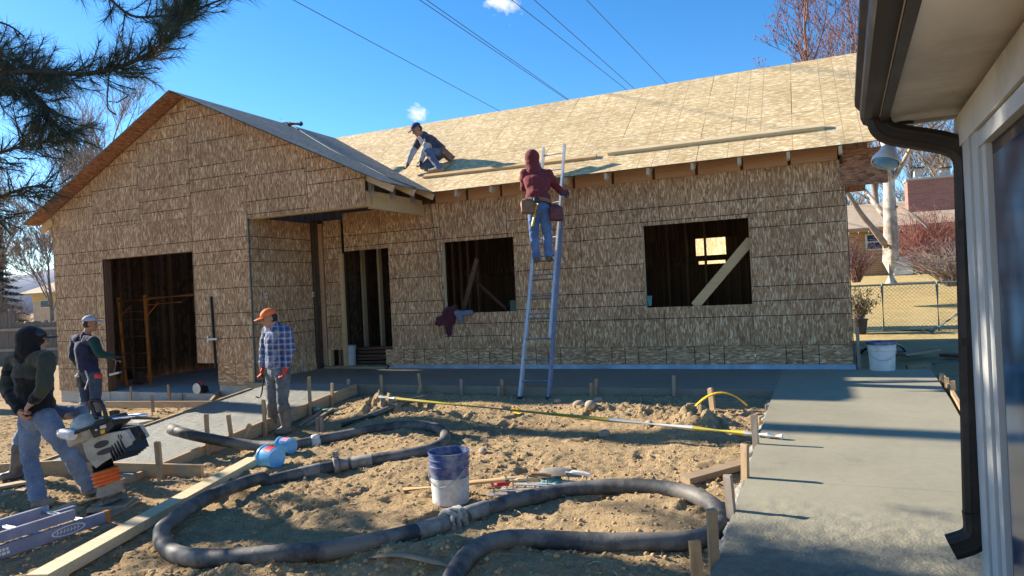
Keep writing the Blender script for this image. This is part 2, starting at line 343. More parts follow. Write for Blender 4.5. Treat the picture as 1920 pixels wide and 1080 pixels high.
# ------------------------------------------------------------------ mesh helpers
I3 = Matrix.Identity(3)
def basis(d, up=V((0,0,1))):
    d = d.normalized()
    if abs(d.dot(up)) > .98: up = V((1,0,0))
    a = d.cross(up).normalized(); b = a.cross(d).normalized()
    return a, b, d                                  # right, up, along
class MB:
    def __init__(s): s.v = []; s.f = []; s.m = []; s.cm = 0
    def add(s, vs, fs):
        o = len(s.v); s.v += [tuple(x) for x in vs]; s.f += [tuple(o+i for i in f) for f in fs]; s.m += [s.cm]*len(fs)
        return s
    def box(s, c, size, rot=None, taper=1.0, jit=0):
        c = V(c); hx, hy, hz = (k/2 for k in size); vs = []
        for z in (-1, 1):
            k = taper if z > 0 else 1
            for x, y in ((-1,-1),(1,-1),(1,1),(-1,1)):
                p = V((x*hx*k+random.uniform(-jit, jit), y*hy*k+random.uniform(-jit, jit), z*hz+random.uniform(-jit, jit)))
                vs.append(c + (rot @ p if rot is not None else p))
        return s.add(vs, [(3,2,1,0),(4,5,6,7),(0,1,5,4),(1,2,6,5),(2,3,7,6),(3,0,4,7)])
    def beam(s, a, b, w, h, up=V((0,0,1)), roll=0):
        a = V(a); b = V(b); r, u, d = basis(b-a, up)
        if roll: q = Matrix.Rotation(roll, 3, d); r = q @ r; u = q @ u
        vs = [p + r*(x*w/2) + u*(y*h/2) for p in (a, b) for x, y in ((-1,-1),(1,-1),(1,1),(-1,1))]
        return s.add(vs, [(0,1,2,3),(7,6,5,4),(0,4,5,1),(1,5,6,2),(2,6,7,3),(3,7,4,0)])
    def tube(s, path, r, n=8, cap=True, sq=None):
        path = [V(p) for p in path]; rr = r if isinstance(r, (list, tuple)) else [r]*len(path)
        vs = []; fs = []; pr = None
        for i, p in enumerate(path):
            d = (path[min(i+1, len(path)-1)] - path[max(i-1, 0)])
            if d.length < 1e-9: d = V((0,0,1))
            d.normalize()
            if pr is None: a, b, _ = basis(d)
            else:
                a = pr - d*pr.dot(d)
                if a.length < 1e-6: a, b, _ = basis(d)
                a.normalize(); b = d.cross(a)
            pr = a
            for k in range(n):
                t = 2*math.pi*k/n; vs.append(p + (a*math.cos(t) + b*math.sin(t)*(sq or 1))*rr[i])
        m = len(path)
        for i in range(m-1):
            for k in range(n):
                k2 = (k+1) % n; fs.append((i*n+k, i*n+k2, (i+1)*n+k2, (i+1)*n+k))
        if cap: fs.append(tuple(range(n-1, -1, -1))); fs.append(tuple((m-1)*n+k for k in range(n)))
        return s.add(vs, fs)
    def lathe(s, prof, c=(0,0,0), n=24, rot=None, capb=True, capt=True):
        c = V(c); vs = []; fs = []
        for r, z in prof:
            for k in range(n):
                t = 2*math.pi*k/n; p = V((r*math.cos(t), r*math.sin(t), z)); vs.append(c + (rot @ p if rot is not None else p))
        for i in range(len(prof)-1):
            for k in range(n):
                k2 = (k+1) % n; fs.append((i*n+k, i*n+k2, (i+1)*n+k2, (i+1)*n+k))
        if capb: fs.append(tuple(range(n-1, -1, -1)))
        if capt: fs.append(tuple((len(prof)-1)*n+k for k in range(n)))
        return s.add(vs, fs)
    def ell(s, c, rad, rot=None, n=14, m=9):
        c = V(c); vs = []; fs = []
        rx, ry, rz = rad if isinstance(rad, (tuple, list)) else (rad,)*3
        P = lambda x, y, z: c + ((rot @ V((x*rx, y*ry, z*rz))) if rot is not None else V((x*rx, y*ry, z*rz)))
        vs.append(P(0,0,-1))
        for i in range(1, m):
            ph = -math.pi/2 + math.pi*i/m
            for k in range(n): t = 2*math.pi*k/n; vs.append(P(math.cos(ph)*math.cos(t), math.cos(ph)*math.sin(t), math.sin(ph)))
        vs.append(P(0,0,1))
        for k in range(n): fs.append((0, 1+(k+1) % n, 1+k))
        for i in range(m-2):
            for k in range(n): fs.append((1+i*n+k, 1+i*n+(k+1) % n, 1+(i+1)*n+(k+1) % n, 1+(i+1)*n+k))
        e = len(vs)-1
        for k in range(n): fs.append((e, 1+(m-2)*n+k, 1+(m-2)*n+(k+1) % n))
        return s.add(vs, fs)
    def cap(s, a, b, ra, rb, n=12):                     # round cone
        a = V(a); b = V(b); d = (b-a); L = d.length
        if L < 1e-6: return s.ell(a, max(ra, rb))
        d.normalize(); path = []; rr = []
        for i in range(4): t = math.pi/2*(i/4+.04); path.append(a - d*ra*math.cos(t)); rr.append(ra*math.sin(t))
        path.append(a); rr.append(ra); path.append(b); rr.append(rb)
        for i in range(3, -1, -1): t = math.pi/2*(i/4+.04); path.append(b + d*rb*math.cos(t)); rr.append(rb*math.sin(t))
        return s.tube(path, rr, n)
    def prism(s, pts, off):                             # planar polygon swept by off
        n = len(pts); pts = [V(p) for p in pts]; off = V(off)
        return s.add(pts + [p+off for p in pts], [tuple(range(n-1, -1, -1)), tuple(range(n, 2*n))] + [(i, (i+1) % n, n+(i+1) % n, n+i) for i in range(n)])
    def build(s, name, mat, parent=None, smooth=False, angle=40):
        me = bpy.data.meshes.new(name); me.from_pydata(s.v, [], s.f)
        mats = mat if isinstance(mat, (list, tuple)) else [mat]
        for k in mats: me.materials.append(MATS[k])
        if len(mats) > 1: me.polygons.foreach_set('material_index', s.m)
        if smooth:
            me.polygons.foreach_set('use_smooth', [True]*len(me.polygons))
            if angle: me.set_sharp_from_angle(angle=math.radians(angle))
        me.update(); o = bpy.data.objects.new(name, me); COL.objects.link(o)
        if parent is not None: adopt(o, parent)
        return o
WB = {}
def adopt(o, parent):
    o.parent = parent
    if parent.type == 'EMPTY': o.matrix_parent_inverse = Matrix.Translation(-V(WB.get(parent.name, (0,0,0))))
def tag(o, label, cat=None, group=None, kind=None):
    if label: o['label'] = label
    if cat: o['category'] = cat
    if group: o['group'] = group
    if kind: o['kind'] = kind
    return o
def thing(name, loc, label, cat, group=None):
    o = bpy.data.objects.new(name, None); COL.objects.link(o); o.location = loc; o.empty_display_size = .1
    WB[o.name] = tuple(loc); tag(o, label, cat, group); return o
def struct(o): o['kind'] = 'structure'; return o
def smoothpath(pts, k=6):
    pts = [V(p) for p in pts]; out = []
    for i in range(len(pts)-1):
        p0 = pts[max(i-1, 0)]; p1 = pts[i]; p2 = pts[i+1]; p3 = pts[min(i+2, len(pts)-1)]
        for j in range(k):
            t = j/k; t2 = t*t; t3 = t2*t
            out.append(.5*((2*p1) + (-p0+p2)*t + (2*p0-5*p1+4*p2-p3)*t2 + (-p0+3*p1-3*p2+p3)*t3))
    out.append(pts[-1]); return out
# ------------------------------------------------------------------ ground
def axis_grid(lo, hi, step, far):
    a = list(np.arange(lo, hi+1e-6, step)); s = step; x = hi
    while x < far: s *= 1.35; x += s; a.append(x)
    s = step; x = lo
    while x > -far: s *= 1.35; x -= s; a.insert(0, x)
    return np.array(a)
RAMP = lambda y: -.02 - .105*max(0, 7.75-y) if y < 7.75 else -.02*(8.15-y)/.4
_perm = np.random.RandomState(5).permutation(256); _perm = np.concatenate([_perm, _perm]); _ga = np.random.RandomState(6).uniform(0, 2*np.pi, 256)
def pn(x, y, seed=0):
    x = x+seed*17.3; y = y+seed*9.1
    xi = np.floor(x).astype(int); yi = np.floor(y).astype(int); xf = x-xi; yf = y-yi
    u = xf**3*(xf*(xf*6-15)+10); v = yf**3*(yf*(yf*6-15)+10)
    def g(a, b, dx, dy): h = _ga[_perm[(_perm[a & 255]+b) & 255]]; return np.cos(h)*dx+np.sin(h)*dy
    n00 = g(xi, yi, xf, yf); n10 = g(xi+1, yi, xf-1, yf); n01 = g(xi, yi+1, xf, yf-1); n11 = g(xi+1, yi+1, xf-1, yf-1)
    return 1.5*((n00*(1-u)+n10*u)*(1-v)+(n01*(1-u)+n11*u)*v)
MOUNDS = [(-4.95,7.15,.16,.42,.3), (-1.05,6.75,.12,.3,.32), (-3.9,6.9,.05,.5,.3), (-6.9,3.3,.07,.5,.4), (-5.55,3.9,.09,.3,.25), (-2.2,3.4,.05,.5,.3), (-2.0,7.3,.05,.8,.25),(-2.9,3.0,.05,.35,.25),(-3.7,4.1,.04,.5,.3)]
HOLES = [(-4.35,4.75,.05,.3,.2), (-3.9,5.0,.05,.25,.2), (-2.9,5.6,.03,.5,.25), (-1.4,6.2,.05,.9,.3), (-3.2,3.7,.04,.4,.25),(-4.9,6.3,.06,.5,.4),(-2.3,6.55,.04,.8,.22),(-1.9,5.0,.04,.16,.1),(-2.2,5.3,.04,.15,.1),(-3.3,4.9,.04,.16,.1),(-3.6,5.6,.04,.15,.1),(-4.6,4.2,.045,.17,.1),(-5.1,3.5,.04,.16,.1)]
def ground():
    xs = axis_grid(-12.5, 2.0, .022, 900); ys = axis_grid(1.9, 8.4, .022, 900)
    X, Y = np.meshgrid(xs, ys); Z = g_np(X, Y)
    near = np.clip((13.2+X)/.7, 0, 1)*np.clip((2.6-X)/.6, 0, 1)*np.clip((Y-1.0)/.8, 0, 1)*np.clip((9.2-Y)/.8, 0, 1)
    n2 = pn(X*6, Y*6, 1); n3 = pn(X*15, Y*15, 2); n4 = pn(X*31, Y*31, 3); n5 = pn(X*9.5, Y*9.5, 4)
    rough = np.clip(.5+.9*pn(X*.8, Y*.8, 5), 0, 1.2)
    h = .035*(pn(X*1.1, Y*1.1, 6)+.5*pn(X*2.3, Y*2.3, 7)+.25*pn(X*4.4, Y*4.4, 8))
    h += .008*n2+(.005+.008*rough)*n3+(.006+.011*rough)*n4
    h += .018*rough*np.clip(n3-.3, 0, 1)+.016*rough*np.clip(n5-.4, 0, 1)-.012*np.clip(-n5-.4, 0, 1)
    for a, b, hh, ra, rb in MOUNDS: h += hh*np.exp(-1.3*(((X-a)/ra)**2+((Y-b)/rb)**2))*(1+.5*n2+.35*n3+.2*n4)
    for a, b, hh, ra, rb in HOLES: h -= hh*np.exp(-1.5*(((X-a)/ra)**2+((Y-b)/rb)**2))
    rs = np.random.RandomState(3)
    for k in range(70):                         # boot prints
        a, b, an = rs.uniform(-6, -.6), rs.uniform(2.6, 7.9), rs.uniform(0, 6.28); dx = (X-a)*np.cos(an)+(Y-b)*np.sin(an); dy = -(X-a)*np.sin(an)+(Y-b)*np.cos(an)
        if -7.7 < a < -5.95 and b > 4.3: continue
        e = np.maximum(np.abs(dx)/.14, np.abs(dy)/.052); h = h-.024*np.clip((1.15-e)*4, 0, 1)+.012*np.exp(-((e-1.35)/.18)**2)
    Z = Z+h*near
    far = np.hypot(X, Y) > 45
    Z = np.where((X > -8.0) & (X < .4) & (Y > 8.2) & (Y < 14.5), np.minimum(Z, -.3), Z)          # under the house
    Z = np.where((X > -12.9) & (X < -8.0) & (Y > 8.45) & (Y < 14.5), np.minimum(Z, -.45), Z)
    rz = -.02-.105*np.clip(7.75-Y, 0, 9)
    Z = np.where((X > -7.62) & (X < -6.06) & (Y > 4.4) & (Y < 8.3), np.minimum(Z, rz-.12), Z)
    wz = np.where(Y > 7.7, 0, -.027*(7.7-Y))
    Z = np.where((X > -.42) & (X < 1.36) & (Y < 8.3), np.minimum(Z, wz-.1), Z)
    Z = np.where((X > .5) & (Y < 3.4), np.minimum(Z, -.35), Z)
    ny, nx = X.shape
    vs = np.stack([X, Y, Z], -1).reshape(-1, 3)
    q = np.arange(ny*nx).reshape(ny, nx)
    fs = np.stack([q[:-1,:-1], q[:-1,1:], q[1:,1:], q[1:,:-1]], -1).reshape(-1, 4)
    me = bpy.data.meshes.new('ground')
    me.vertices.add(len(vs)); me.vertices.foreach_set('co', vs.ravel())
    me.loops.add(fs.size); me.loops.foreach_set('vertex_index', fs.ravel().astype(np.int32))
    me.polygons.add(len(fs)); me.polygons.foreach_set('loop_start', np.arange(0, fs.size, 4, dtype=np.int32))
    me.update(calc_edges=True); me.polygons.foreach_set('use_smooth', np.ones(len(fs), bool))
    me.materials.append(MATS['dirt'])
    o = bpy.data.objects.new('ground', me); COL.objects.link(o); struct(o)
    return xs, ys, Z
GX, GY, GZ = ground()
def gh(x, y):                                       # true height of the ground mesh
    i = min(max(int(np.searchsorted(GX, x))-1, 0), len(GX)-2); j = min(max(int(np.searchsorted(GY, y))-1, 0), len(GY)-2)
    a = (x-GX[i])/(GX[i+1]-GX[i]); b = (y-GY[j])/(GY[j+1]-GY[j])
    return float((GZ[j,i]*(1-a)+GZ[j,i+1]*a)*(1-b)+(GZ[j+1,i]*(1-a)+GZ[j+1,i+1]*a)*b)
def hitg(u, v, dz=0.0):
    P = hit(u, v, dz)
    for i in range(6): P = onZ(u, v, .5*(P.z)+.5*(gh(P.x, P.y)+dz))
    return V((P.x, P.y, gh(P.x, P.y)+dz))
# ------------------------------------------------------------------ concrete
def slab(name, outline, zf, thick, mat, res=.12, rough=0.0):
    xs0 = min(p[0] for p in outline); xs1 = max(p[0] for p in outline); ys0 = min(p[1] for p in outline); ys1 = max(p[1] for p in outline)
    nx = max(2, int((xs1-xs0)/res)); ny = max(2, int((ys1-ys0)/res))
    # outline is a four-corner patch: bilinear
    a, b, c, d = [V((*p, 0)) for p in outline]
    m = MB(); vs = []
    for j in range(ny+1):
        for i in range(nx+1):
            s, t = i/nx, j/ny
            p = (a*(1-s)+b*s)*(1-t)+(d*(1-s)+c*s)*t
            e = min(s, 1-s, t, 1-t); k = min(1, e*8)
            z = zf(p.x, p.y)+k*(.003*noise.noise((p.x*2, p.y*2, 4)) + (rough(p.y) if callable(rough) else rough)*(noise.noise((p.x*16, p.y*16, 1))+.6*noise.noise((p.x*34, p.y*34, 2))))
            vs.append((p.x, p.y, z))
    fs = [(j*(nx+1)+i, j*(nx+1)+i+1, (j+1)*(nx+1)+i+1, (j+1)*(nx+1)+i) for j in range(ny) for i in range(nx)]
    m.add(vs, fs)
    rim = [i for i in range(nx+1)] + [j*(nx+1)+nx for j in range(1, ny+1)] + [ny*(nx+1)+i for i in range(nx-1, -1, -1)] + [j*(nx+1) for j in range(ny-1, 0, -1)]
    o = len(m.v); rv = [m.v[i] for i in rim]
    m.v += [(x, y, z-thick) for x, y, z in rv]; n = len(rim)
    for k in range(n): m.f.append((rim[k], o+k, o+(k+1) % n, rim[(k+1) % n])); m.m.append(0)
    ob = m.build(name, mat, smooth=True, angle=50); struct(ob); return ob
WALKZ = lambda x, y: 0 if y > 7.7 else -.027*(7.7-y)
slab('porch_slab', [(-8.14, 8.15), (-.372, 8.15), (-.372, 9.985), (-8.14, 9.985)], lambda x, y: 0, .22, 'concrete_shaded', .2)
slab('walk', [(-.50, 1.2), (.70, 1.2), (1.0, 4.8), (-.437, 4.8)], WALKZ, .25, 'concrete', .022, lambda y: .013*min(1, max(0, (4.7-y)/1.2)))
slab('walk', [(-.437, 4.802), (1.0, 4.802), (1.38, 9.985), (-.37, 9.985)], WALKZ, .25, 'concrete', .12)
slab('ramp', [(-7.6, 4.55), (-6.06, 4.55), (-6.06, 8.146), (-7.6, 8.146)], lambda x, y: RAMP(y), .25, 'concrete_rough', .03, .008)
slab('garage_floor', [(-12.8, 8.36), (-8.25, 8.36), (-8.25, 14.4), (-12.8, 14.4)], lambda x, y: -.22, .2, 'old_concrete', .4)
slab('house_floor', [(-8.1, 10.02), (.44, 10.02), (.44, 14.4), (-8.1, 14.4)], lambda x, y: .012, .2, 'old_concrete', .5)
# ------------------------------------------------------------------ the new house
YM, YG = 9.986, 8.333
XR = .508; XC = -8.153; XL = -12.95; XG = -5.87         # right corner, garage corner, garage left, gable right end
PW, PH = 1.2192, 2.4384; TH = .011
HOUSE = thing('new_house', (-6, 9, 0), 'unfinished house sheathed in OSB panels with gabled garage and open window holes', 'house')
def clip(poly, n, d):                               # keep n.p <= d
    out = []
    for i in range(len(poly)):
        a, b = poly[i], poly[(i+1) % len(poly)]; da = n[0]*a[0]+n[1]*a[1]-d; db = n[0]*b[0]+n[1]*b[1]-d
        if da <= 0: out.append(a)
        if (da < 0 < db) or (db < 0 < da): t = da/(da-db); out.append((a[0]+(b[0]-a[0])*t, a[1]+(b[1]-a[1])*t))
    return out
def cells(x0, x1, z0, z1, holes):
    xs = sorted({x0, x1, *[h for H in holes for h in H[:2] if x0 < h < x1]}); zs = sorted({z0, z1, *[h for H in holes for h in H[2:] if z0 < h < z1]})
    out = []
    for i in range(len(xs)-1):
        for j in range(len(zs)-1):
            cx, cz = (xs[i]+xs[i+1])/2, (zs[j]+zs[j+1])/2
            if not any(H[0] < cx < H[1] and H[2] < cz < H[3] for H in holes): out.append([(xs[i], zs[j]), (xs[i+1], zs[j]), (xs[i+1], zs[j+1]), (xs[i], zs[j+1])])
    return out
def panel(polys, org, ex, ey, mat, name='wall_panel', parent=HOUSE, flip=False, th=TH, edge='teal_edge'):
    """polys in local metres (x across, y along the sheet); ex, ey world axes of those; outward normal = ex x ey"""
    ez = ex.cross(ey); m = MB()
    alle = {}
    key = lambda p: (round(p[0], 4), round(p[1], 4))
    for P in polys:
        for i in range(len(P)): alle[(key(P[i]), key(P[(i+1) % len(P)]))] = 1
    for P in polys:
        n = len(P); m.cm = 0
        m.add([(x, y, th) for x, y in P], [tuple(range(n))]); m.add([(x, y, 0) for x, y in P], [tuple(range(n-1, -1, -1))])
        m.cm = 1
        for i in range(n):
            a, b = P[i], P[(i+1) % n]
            if (key(b), key(a)) in alle: continue
            m.add([(*a, 0), (*b, 0), (*b, th), (*a, th)], [(0,1,2,3)])
    o = m.build(name, [mat, edge])
    M = Matrix(((ex.x, ey.x, ez.x, org.x), (ex.y, ey.y, ez.y, org.y), (ex.z, ey.z, ez.z, org.z), (0,0,0,1)))
    o.matrix_basis = M; adopt(o, parent); return o
EX, EZ, EYv = V((1,0,0)), V((0,0,1)), V((0,1,0))
GAP = .0035
def wall_panel(x0, x1, z0, z1, y, holes=(), mat='osb_wall', extra=None, orient='v', zbase=None):
    zb = z0 if zbase is None else zbase
    jx, jz = random.uniform(-.002, .002), 0
    x0 += GAP; x1 -= GAP; z0 += GAP*.6; z1 -= GAP*.6
    cs = cells(x0, x1, z0, z1, holes)
    if extra: cs = [c for c in (extra(c) for c in cs) if len(c) > 2]
    if not cs: return
    comp = []                                   # an opening can cut a sheet in two: each piece is its own panel
    for c in cs:
        ks = {(round(a, 3), round(b, 3)) for a, b in c}; hitc = [g for g in comp if len(g[0] & ks) >= 2]
        new = (set(ks), [c])
        for g in hitc: new[0].update(g[0]); new[1].extend(g[1]); comp.remove(g)
        comp.append(new)
    for _, cs in comp: _place(cs, x0, x1, z0, y, zb, mat, orient)
def _place(cs, x0, x1, z0, y, zb, mat, orient):
    if orient == 'v': panel([[(x-x0, z-zb) for x, z in c] for c in cs], V((x0, y+random.uniform(0, .003), zb)), EX, EZ, mat)
    else: panel([[(z-z0, x1-x) for x, z in c] for c in cs], V((x1, y+random.uniform(0, .003), z0)), EZ, -EX, mat)
# main wall
ZB, ZT = .327, .327+PH
WIN1 = (-5.565, -4.265, .915, 2.10); WIN2 = (-2.197, -.712, .90, 2.098); DOOR = (-7.55, -6.625, -.1, 2.085)
holes = [WIN1, WIN2, DOOR, (-7.55, -6.775, -.1, .33)]
for k in range(6):
    x1 = XR-PW*k; x0 = x1-PW
    off = (0, .02, 0, 0, -.53, 0)[k]
    wall_panel(x0, x1, ZB, ZT+.0, YM, holes, zbase=ZB-(.0 if k != 4 else .2))
wall_panel(-7.55, XR-PW*6, ZB, ZT, YM, holes)
wall_panel(-8.0, -7.60, ZB, 2.66, YM, holes+[(-7.67, -7.6, -1, 2.04)])
for a, b in ((-6.775, -5.59), (-5.59, -3.15), (-3.15, -.71), (-.71, XR)):
    wall_panel(a, b, .062, ZB, YM, [], orient='h')
# garage front wall, lower course
GB = .289; GT = GB+PH
OPEN = (-11.60, -9.385, -1, 2.158); OPEN2 = (-9.5, -8.935, -1, .292)
xs_g = [XC-PW*k for k in range(5)]; xs_g[4] = XL
for k in range(4): wall_panel(xs_g[k+1], xs_g[k], GB, GT, YG, [OPEN])
for a, b in ((-8.935, -8.55), (-8.55, XC)): wall_panel(a, b, -.075, GB, YG, [OPEN, OPEN2], orient='h')
for a, b in ((XL, -12.3), (-12.3, -11.60)): wall_panel(a, b, -.22, GB, YG, [OPEN])
# gable triangle above
PITCHG = .478; APX, APZ = -9.41, 4.735                  # underside apex at the wall plane
def gclip(c):
    c = clip(c, (PITCHG, 1), APZ+PITCHG*APX); return clip(c, (-PITCHG, 1), APZ-PITCHG*APX)
seamx = [XG, -6.93, XC, -9.372, -10.591, -11.81, XL]
for k in range(6):
    b = 2.60 if k < 2 else GT
    wall_panel(seamx[k+1], seamx[k], b, b+(1.2 if k < 2 else PH), YG, [], extra=gclip, zbase=b-(.55 if k in (1, 4) else .25 if k == 3 else .0))
    if k == 2 or k == 3: wall_panel(seamx[k+1], seamx[k], b+PH, b+PH+1, YG, [], extra=gclip)
for k in (1,): wall_panel(seamx[k+1], seamx[k], 2.60+1.2, 2.6+2.4, YG, [], extra=gclip)
# porch side wall (faces +X): local x runs to +Y
def side_panel(y0, y1, z0, z1):
    y0 += GAP; y1 -= GAP
    panel([[(0, 0), (y1-y0, 0), (y1-y0, z1-z0), (0, z1-z0)]], V((XC-TH, y0, z0)), EYv, EZ, 'osb_wall')
side_panel(YG+.02, YG+PW+.02, GB, 2.62); side_panel(YG+PW+.02, YM-.17, GB, 2.62)
side_panel(YG+.02, YG+.62, .0, GB); side_panel(YG+.62, YM-.17, .0, GB)
# hidden outer walls close the shell
def shell(name, x0, x1, y0, y1, z0, z1):
    return MB().box(((x0+x1)/2, (y0+y1)/2, (z0+z1)/2), (x1-x0, y1-y0, z1-z0)).build(name, 'osb_inside_shade', HOUSE)
YB = 14.58
shell('side_wall', XR-.05, XR-.012, YM+.02, YB, 0, 2.9)
shell('side_wall', XL, XL+.04, YG+.02, YB, -.3, 3.03)
# rear wall with a window opening seen through the front one
RY = 14.5
def hole_at(u0, v0, u1, v1): a = onY(u0, v1, RY); b = onY(u1, v0, RY); return (a.x, b.x, a.z, b.z)
for c in cells(XL, XR-.05, -.3, 2.9, [hole_at(1305, 444, 1360, 480), hole_at(1310, 487, 1360, 496)]):
    shell('rear_wall', c[0][0], c[1][0], RY, RY+.04, c[0][1], c[2][1])
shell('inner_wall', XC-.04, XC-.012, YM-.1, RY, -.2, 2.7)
# concrete footing under the garage wall
MB().box(((XC-8.935)/2, YG+.06, -.16), (.78, .1, .166)).build('footing', 'old_concrete', HOUSE)
MB().box((-12.27, YG+.06, -.36), (1.33, .1, .27)).build('footing', 'old_concrete', HOUSE)
# base flashing along the main wall, slightly buckled
m = MB(); n = 60
for i in range(n+1):
    x = -6.70+(XR+6.72)*i/n; y = YM-.016-.02*abs(noise.noise((x*3.1, 0, 0)))-.012*noise.noise((x*9, 3, 0))
    m.v += [(x, YM-.004, .066), (x, y-.004, .03), (x, y-.02, .003), (x, y-.05-.01*noise.noise((x*3, 2, 0)), .002)]
for i in range(n):
    for k in range(3): m.f.append((i*4+k, i*4+4+k, i*4+5+k, i*4+1+k)); m.m.append(0)
m.build('flashing', 'galv', HOUSE, smooth=True)
# ---- framing members
def stud(a, b, w, h, mat='lumber_stud', name='stud', up=V((0,0,1)), parent=HOUSE): return MB().beam(a, b, w, h, up).build(name, mat, parent)
def vstud(x, y, z0, z1, w=.038, d=.09, mat='lumber_stud', name='stud'): return MB().box((x, y, (z0+z1)/2), (w, d, z1-z0)).build(name, mat, HOUSE)
vstud(XC+.075, YM+.02, .045, 2.62, .15*.6, .05, 'lumber_red', 'corner_stud'); 
vstud(-7.63, YM+.0, .04, 2.05, .065, .06, 'lumber', 'door_jamb'); vstud(-7.99, YM+.05, .04, .34, .06, .09, 'lumber', 'stud'); vstud(-7.78, YM+.06, .04, .34, .04, .09, 'lumber_stud', 'stud')
MB().box((-7.42, YM-.01, .02), (1.3, .14, .038)).build('sill_plate', 'form_wood', HOUSE)
for x in (-7.72, -7.33, -6.93, -6.53, -6.13): vstud(x-.28, YM+1.15, .02, 2.7, .045, .1, 'lumber_pale', 'stud')
for W in (WIN1, WIN2):
    vstud(W[0]-.012+.0, YM+.045, W[2], W[3], .03, .085, 'lumber_pale', 'window_buck')
    vstud(W[1]+.012, YM+.045, W[2], W[3], .03, .085, 'lumber', 'window_buck')
    MB().box(((W[0]+W[1])/2, YM+.045, W[2]-.02), (W[1]-W[0]+.05, .085, .03)).build('window_buck', 'lumber', HOUSE)
MB().beam(onY(1303, 574, YM+.12), onY(1408, 450, YM+.12), .038, .13, V((0,1,0)), math.pi/2).build('diagonal_brace', 'lumber', HOUSE)
MB().beam(onY(868, 586, YM+.5), onY(895, 485, YM+.5), .04, .08).build('diagonal_brace', 'dark_lumber', HOUSE)
MB().beam(onY(880, 515, YM+1.0), onY(950, 580, YM+1.0), .035, .05).build('diagonal_brace', 'dark_lumber', HOUSE)
for u in (838, 852, 866, 880, 897): vstud(onY(u, 520, YM+2.6).x, YM+2.6, .02, 2.7, .04, .1, 'lumber_stud')
for u in (1255, 1290, 1325): vstud(onY(u, 520, YM+4.4).x, YM+4.4, .02, 2.7, .04, .1, 'lumber_stud')
MB().box(((WIN1[0]+WIN1[1])/2+.6, YM+.02, .99), (.14, .01, .2)).build('green_wrap', 'teal_edge', HOUSE)
# garage inner framing
for i, x in enumerate(np.arange(-12.6, -8.4, .61)): vstud(x, 12.6, -.2, 2.6, .045, .09, 'lumber_stud')
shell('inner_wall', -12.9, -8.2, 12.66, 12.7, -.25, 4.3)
for i in range(4): vstud(XL+.1, YG+.6+i*.61, -.2, 2.6, .09, .045, 'lumber_stud')
vstud(OPEN[0]-.0, YG+.075, -.2, 2.158, .045, .12, 'dark_lumber', 'door_jamb'); vstud(OPEN[1]+.03, YG+.075, .3, 2.158, .04, .12, 'lumber_stud', 'door_jamb')
MB().box(((OPEN[0]+OPEN[1])/2, YG+.075, 2.2), (2.3, .12, .08)).build('door_header', 'lumber_stud', HOUSE)
# ---- roofs
SL = .688
EY0, EZ0 = 9.53, 2.872                                  # main eave line (top of sheathing)
cs_ = 1/math.hypot(1, SL)
UPS = V((0, cs_, SL*cs_))                               # up the main slope
RIDY = 12.30; SLEN = (RIDY-EY0)/cs_
def valley_x(y):                                        # where the gable roof's right plane meets the main plane
    return None
GEZ = 2.86; GEX = -5.40; GRX = -9.41
GRZ = GEZ+PITCHG*(GEX-GRX)                              # gable ridge height (top)
# main front slope, sheets laid lengthwise, staggered by course
XRR = 1.12; XLL = -14.2
def main_clip(c):
    # keep the side of the valley away from the gable: x >= GEX + (EZ - z)/PITCHG mapped into sheet coordinates (x, s)
    # z = EZ0 + s*SL*cs_; gable plane z = GEZ + PITCHG*(GEX - x)  ->  x >= GEX - (EZ0 + s*k - GEZ)/PITCHG
    k = SL*cs_/PITCHG; return clip(c, (-1, -k), -(GEX-(EZ0-GEZ)/PITCHG))
course = 0; s = 0
while s < SLEN-.01:
    s1 = min(s+PW, SLEN); x = XRR+(0 if course % 2 == 0 else -PH/2)
    edges = [XRR] + ([] if course % 2 == 0 else [x])
    while edges[-1] > XLL: edges.append(edges[-1]-PH)
    for a, b in zip(edges[1:], edges[:-1]):
        c = [(a+GAP, s+GAP), (b-GAP, s+GAP), (b-GAP, s1-GAP), (a+GAP, s1-GAP)]
        SV = (GRZ-EZ0)/(SL*cs_); cl = [c]
        if s1 <= SV: cl = [main_clip(c)]
        elif s < SV: cl = [main_clip(clip(c, (0, 1), SV)), clip(c, (0, -1), -SV)]
        cl = [k for k in cl if len(k) > 2]
        if not cl: continue
        o0 = V((b, EY0, EZ0)) + UPS*s
        # local y runs along the sheet length (to -X), local x up the slope
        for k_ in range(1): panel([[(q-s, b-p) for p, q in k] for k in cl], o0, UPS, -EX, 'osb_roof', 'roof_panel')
    s = s1; course += 1
# rear slope
DNS = V((0, cs_, -SL*cs_))
rz_ = EZ0+(RIDY-EY0)*SL
m = MB(); a0 = V((XLL, RIDY, rz_-.002)); a1 = V((XRR, RIDY, rz_-.002)); L2 = 2.77/cs_
m.add([a0, a1, a1+DNS*L2, a0+DNS*L2, a0-V((0,0,.012)), a1-V((0,0,.012)), a1+DNS*L2-V((0,0,.012)), a0+DNS*L2-V((0,0,.012))], [(0,1,2,3),(7,6,5,4),(0,4,5,1),(1,5,6,2),(2,6,7,3),(3,7,4,0)])
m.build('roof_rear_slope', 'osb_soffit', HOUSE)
for gx in (XL+.02, XR-.05):          # gable-end walls
    MB().prism([V((gx, EY0+.25, 2.7)), V((gx, RIDY, rz_-.03)), V((gx, RIDY+2.6, 2.85)), V((gx, RIDY+2.6, 2.7))], V((.03,0,0))).build('gable_end', 'osb_inside_shade', HOUSE)
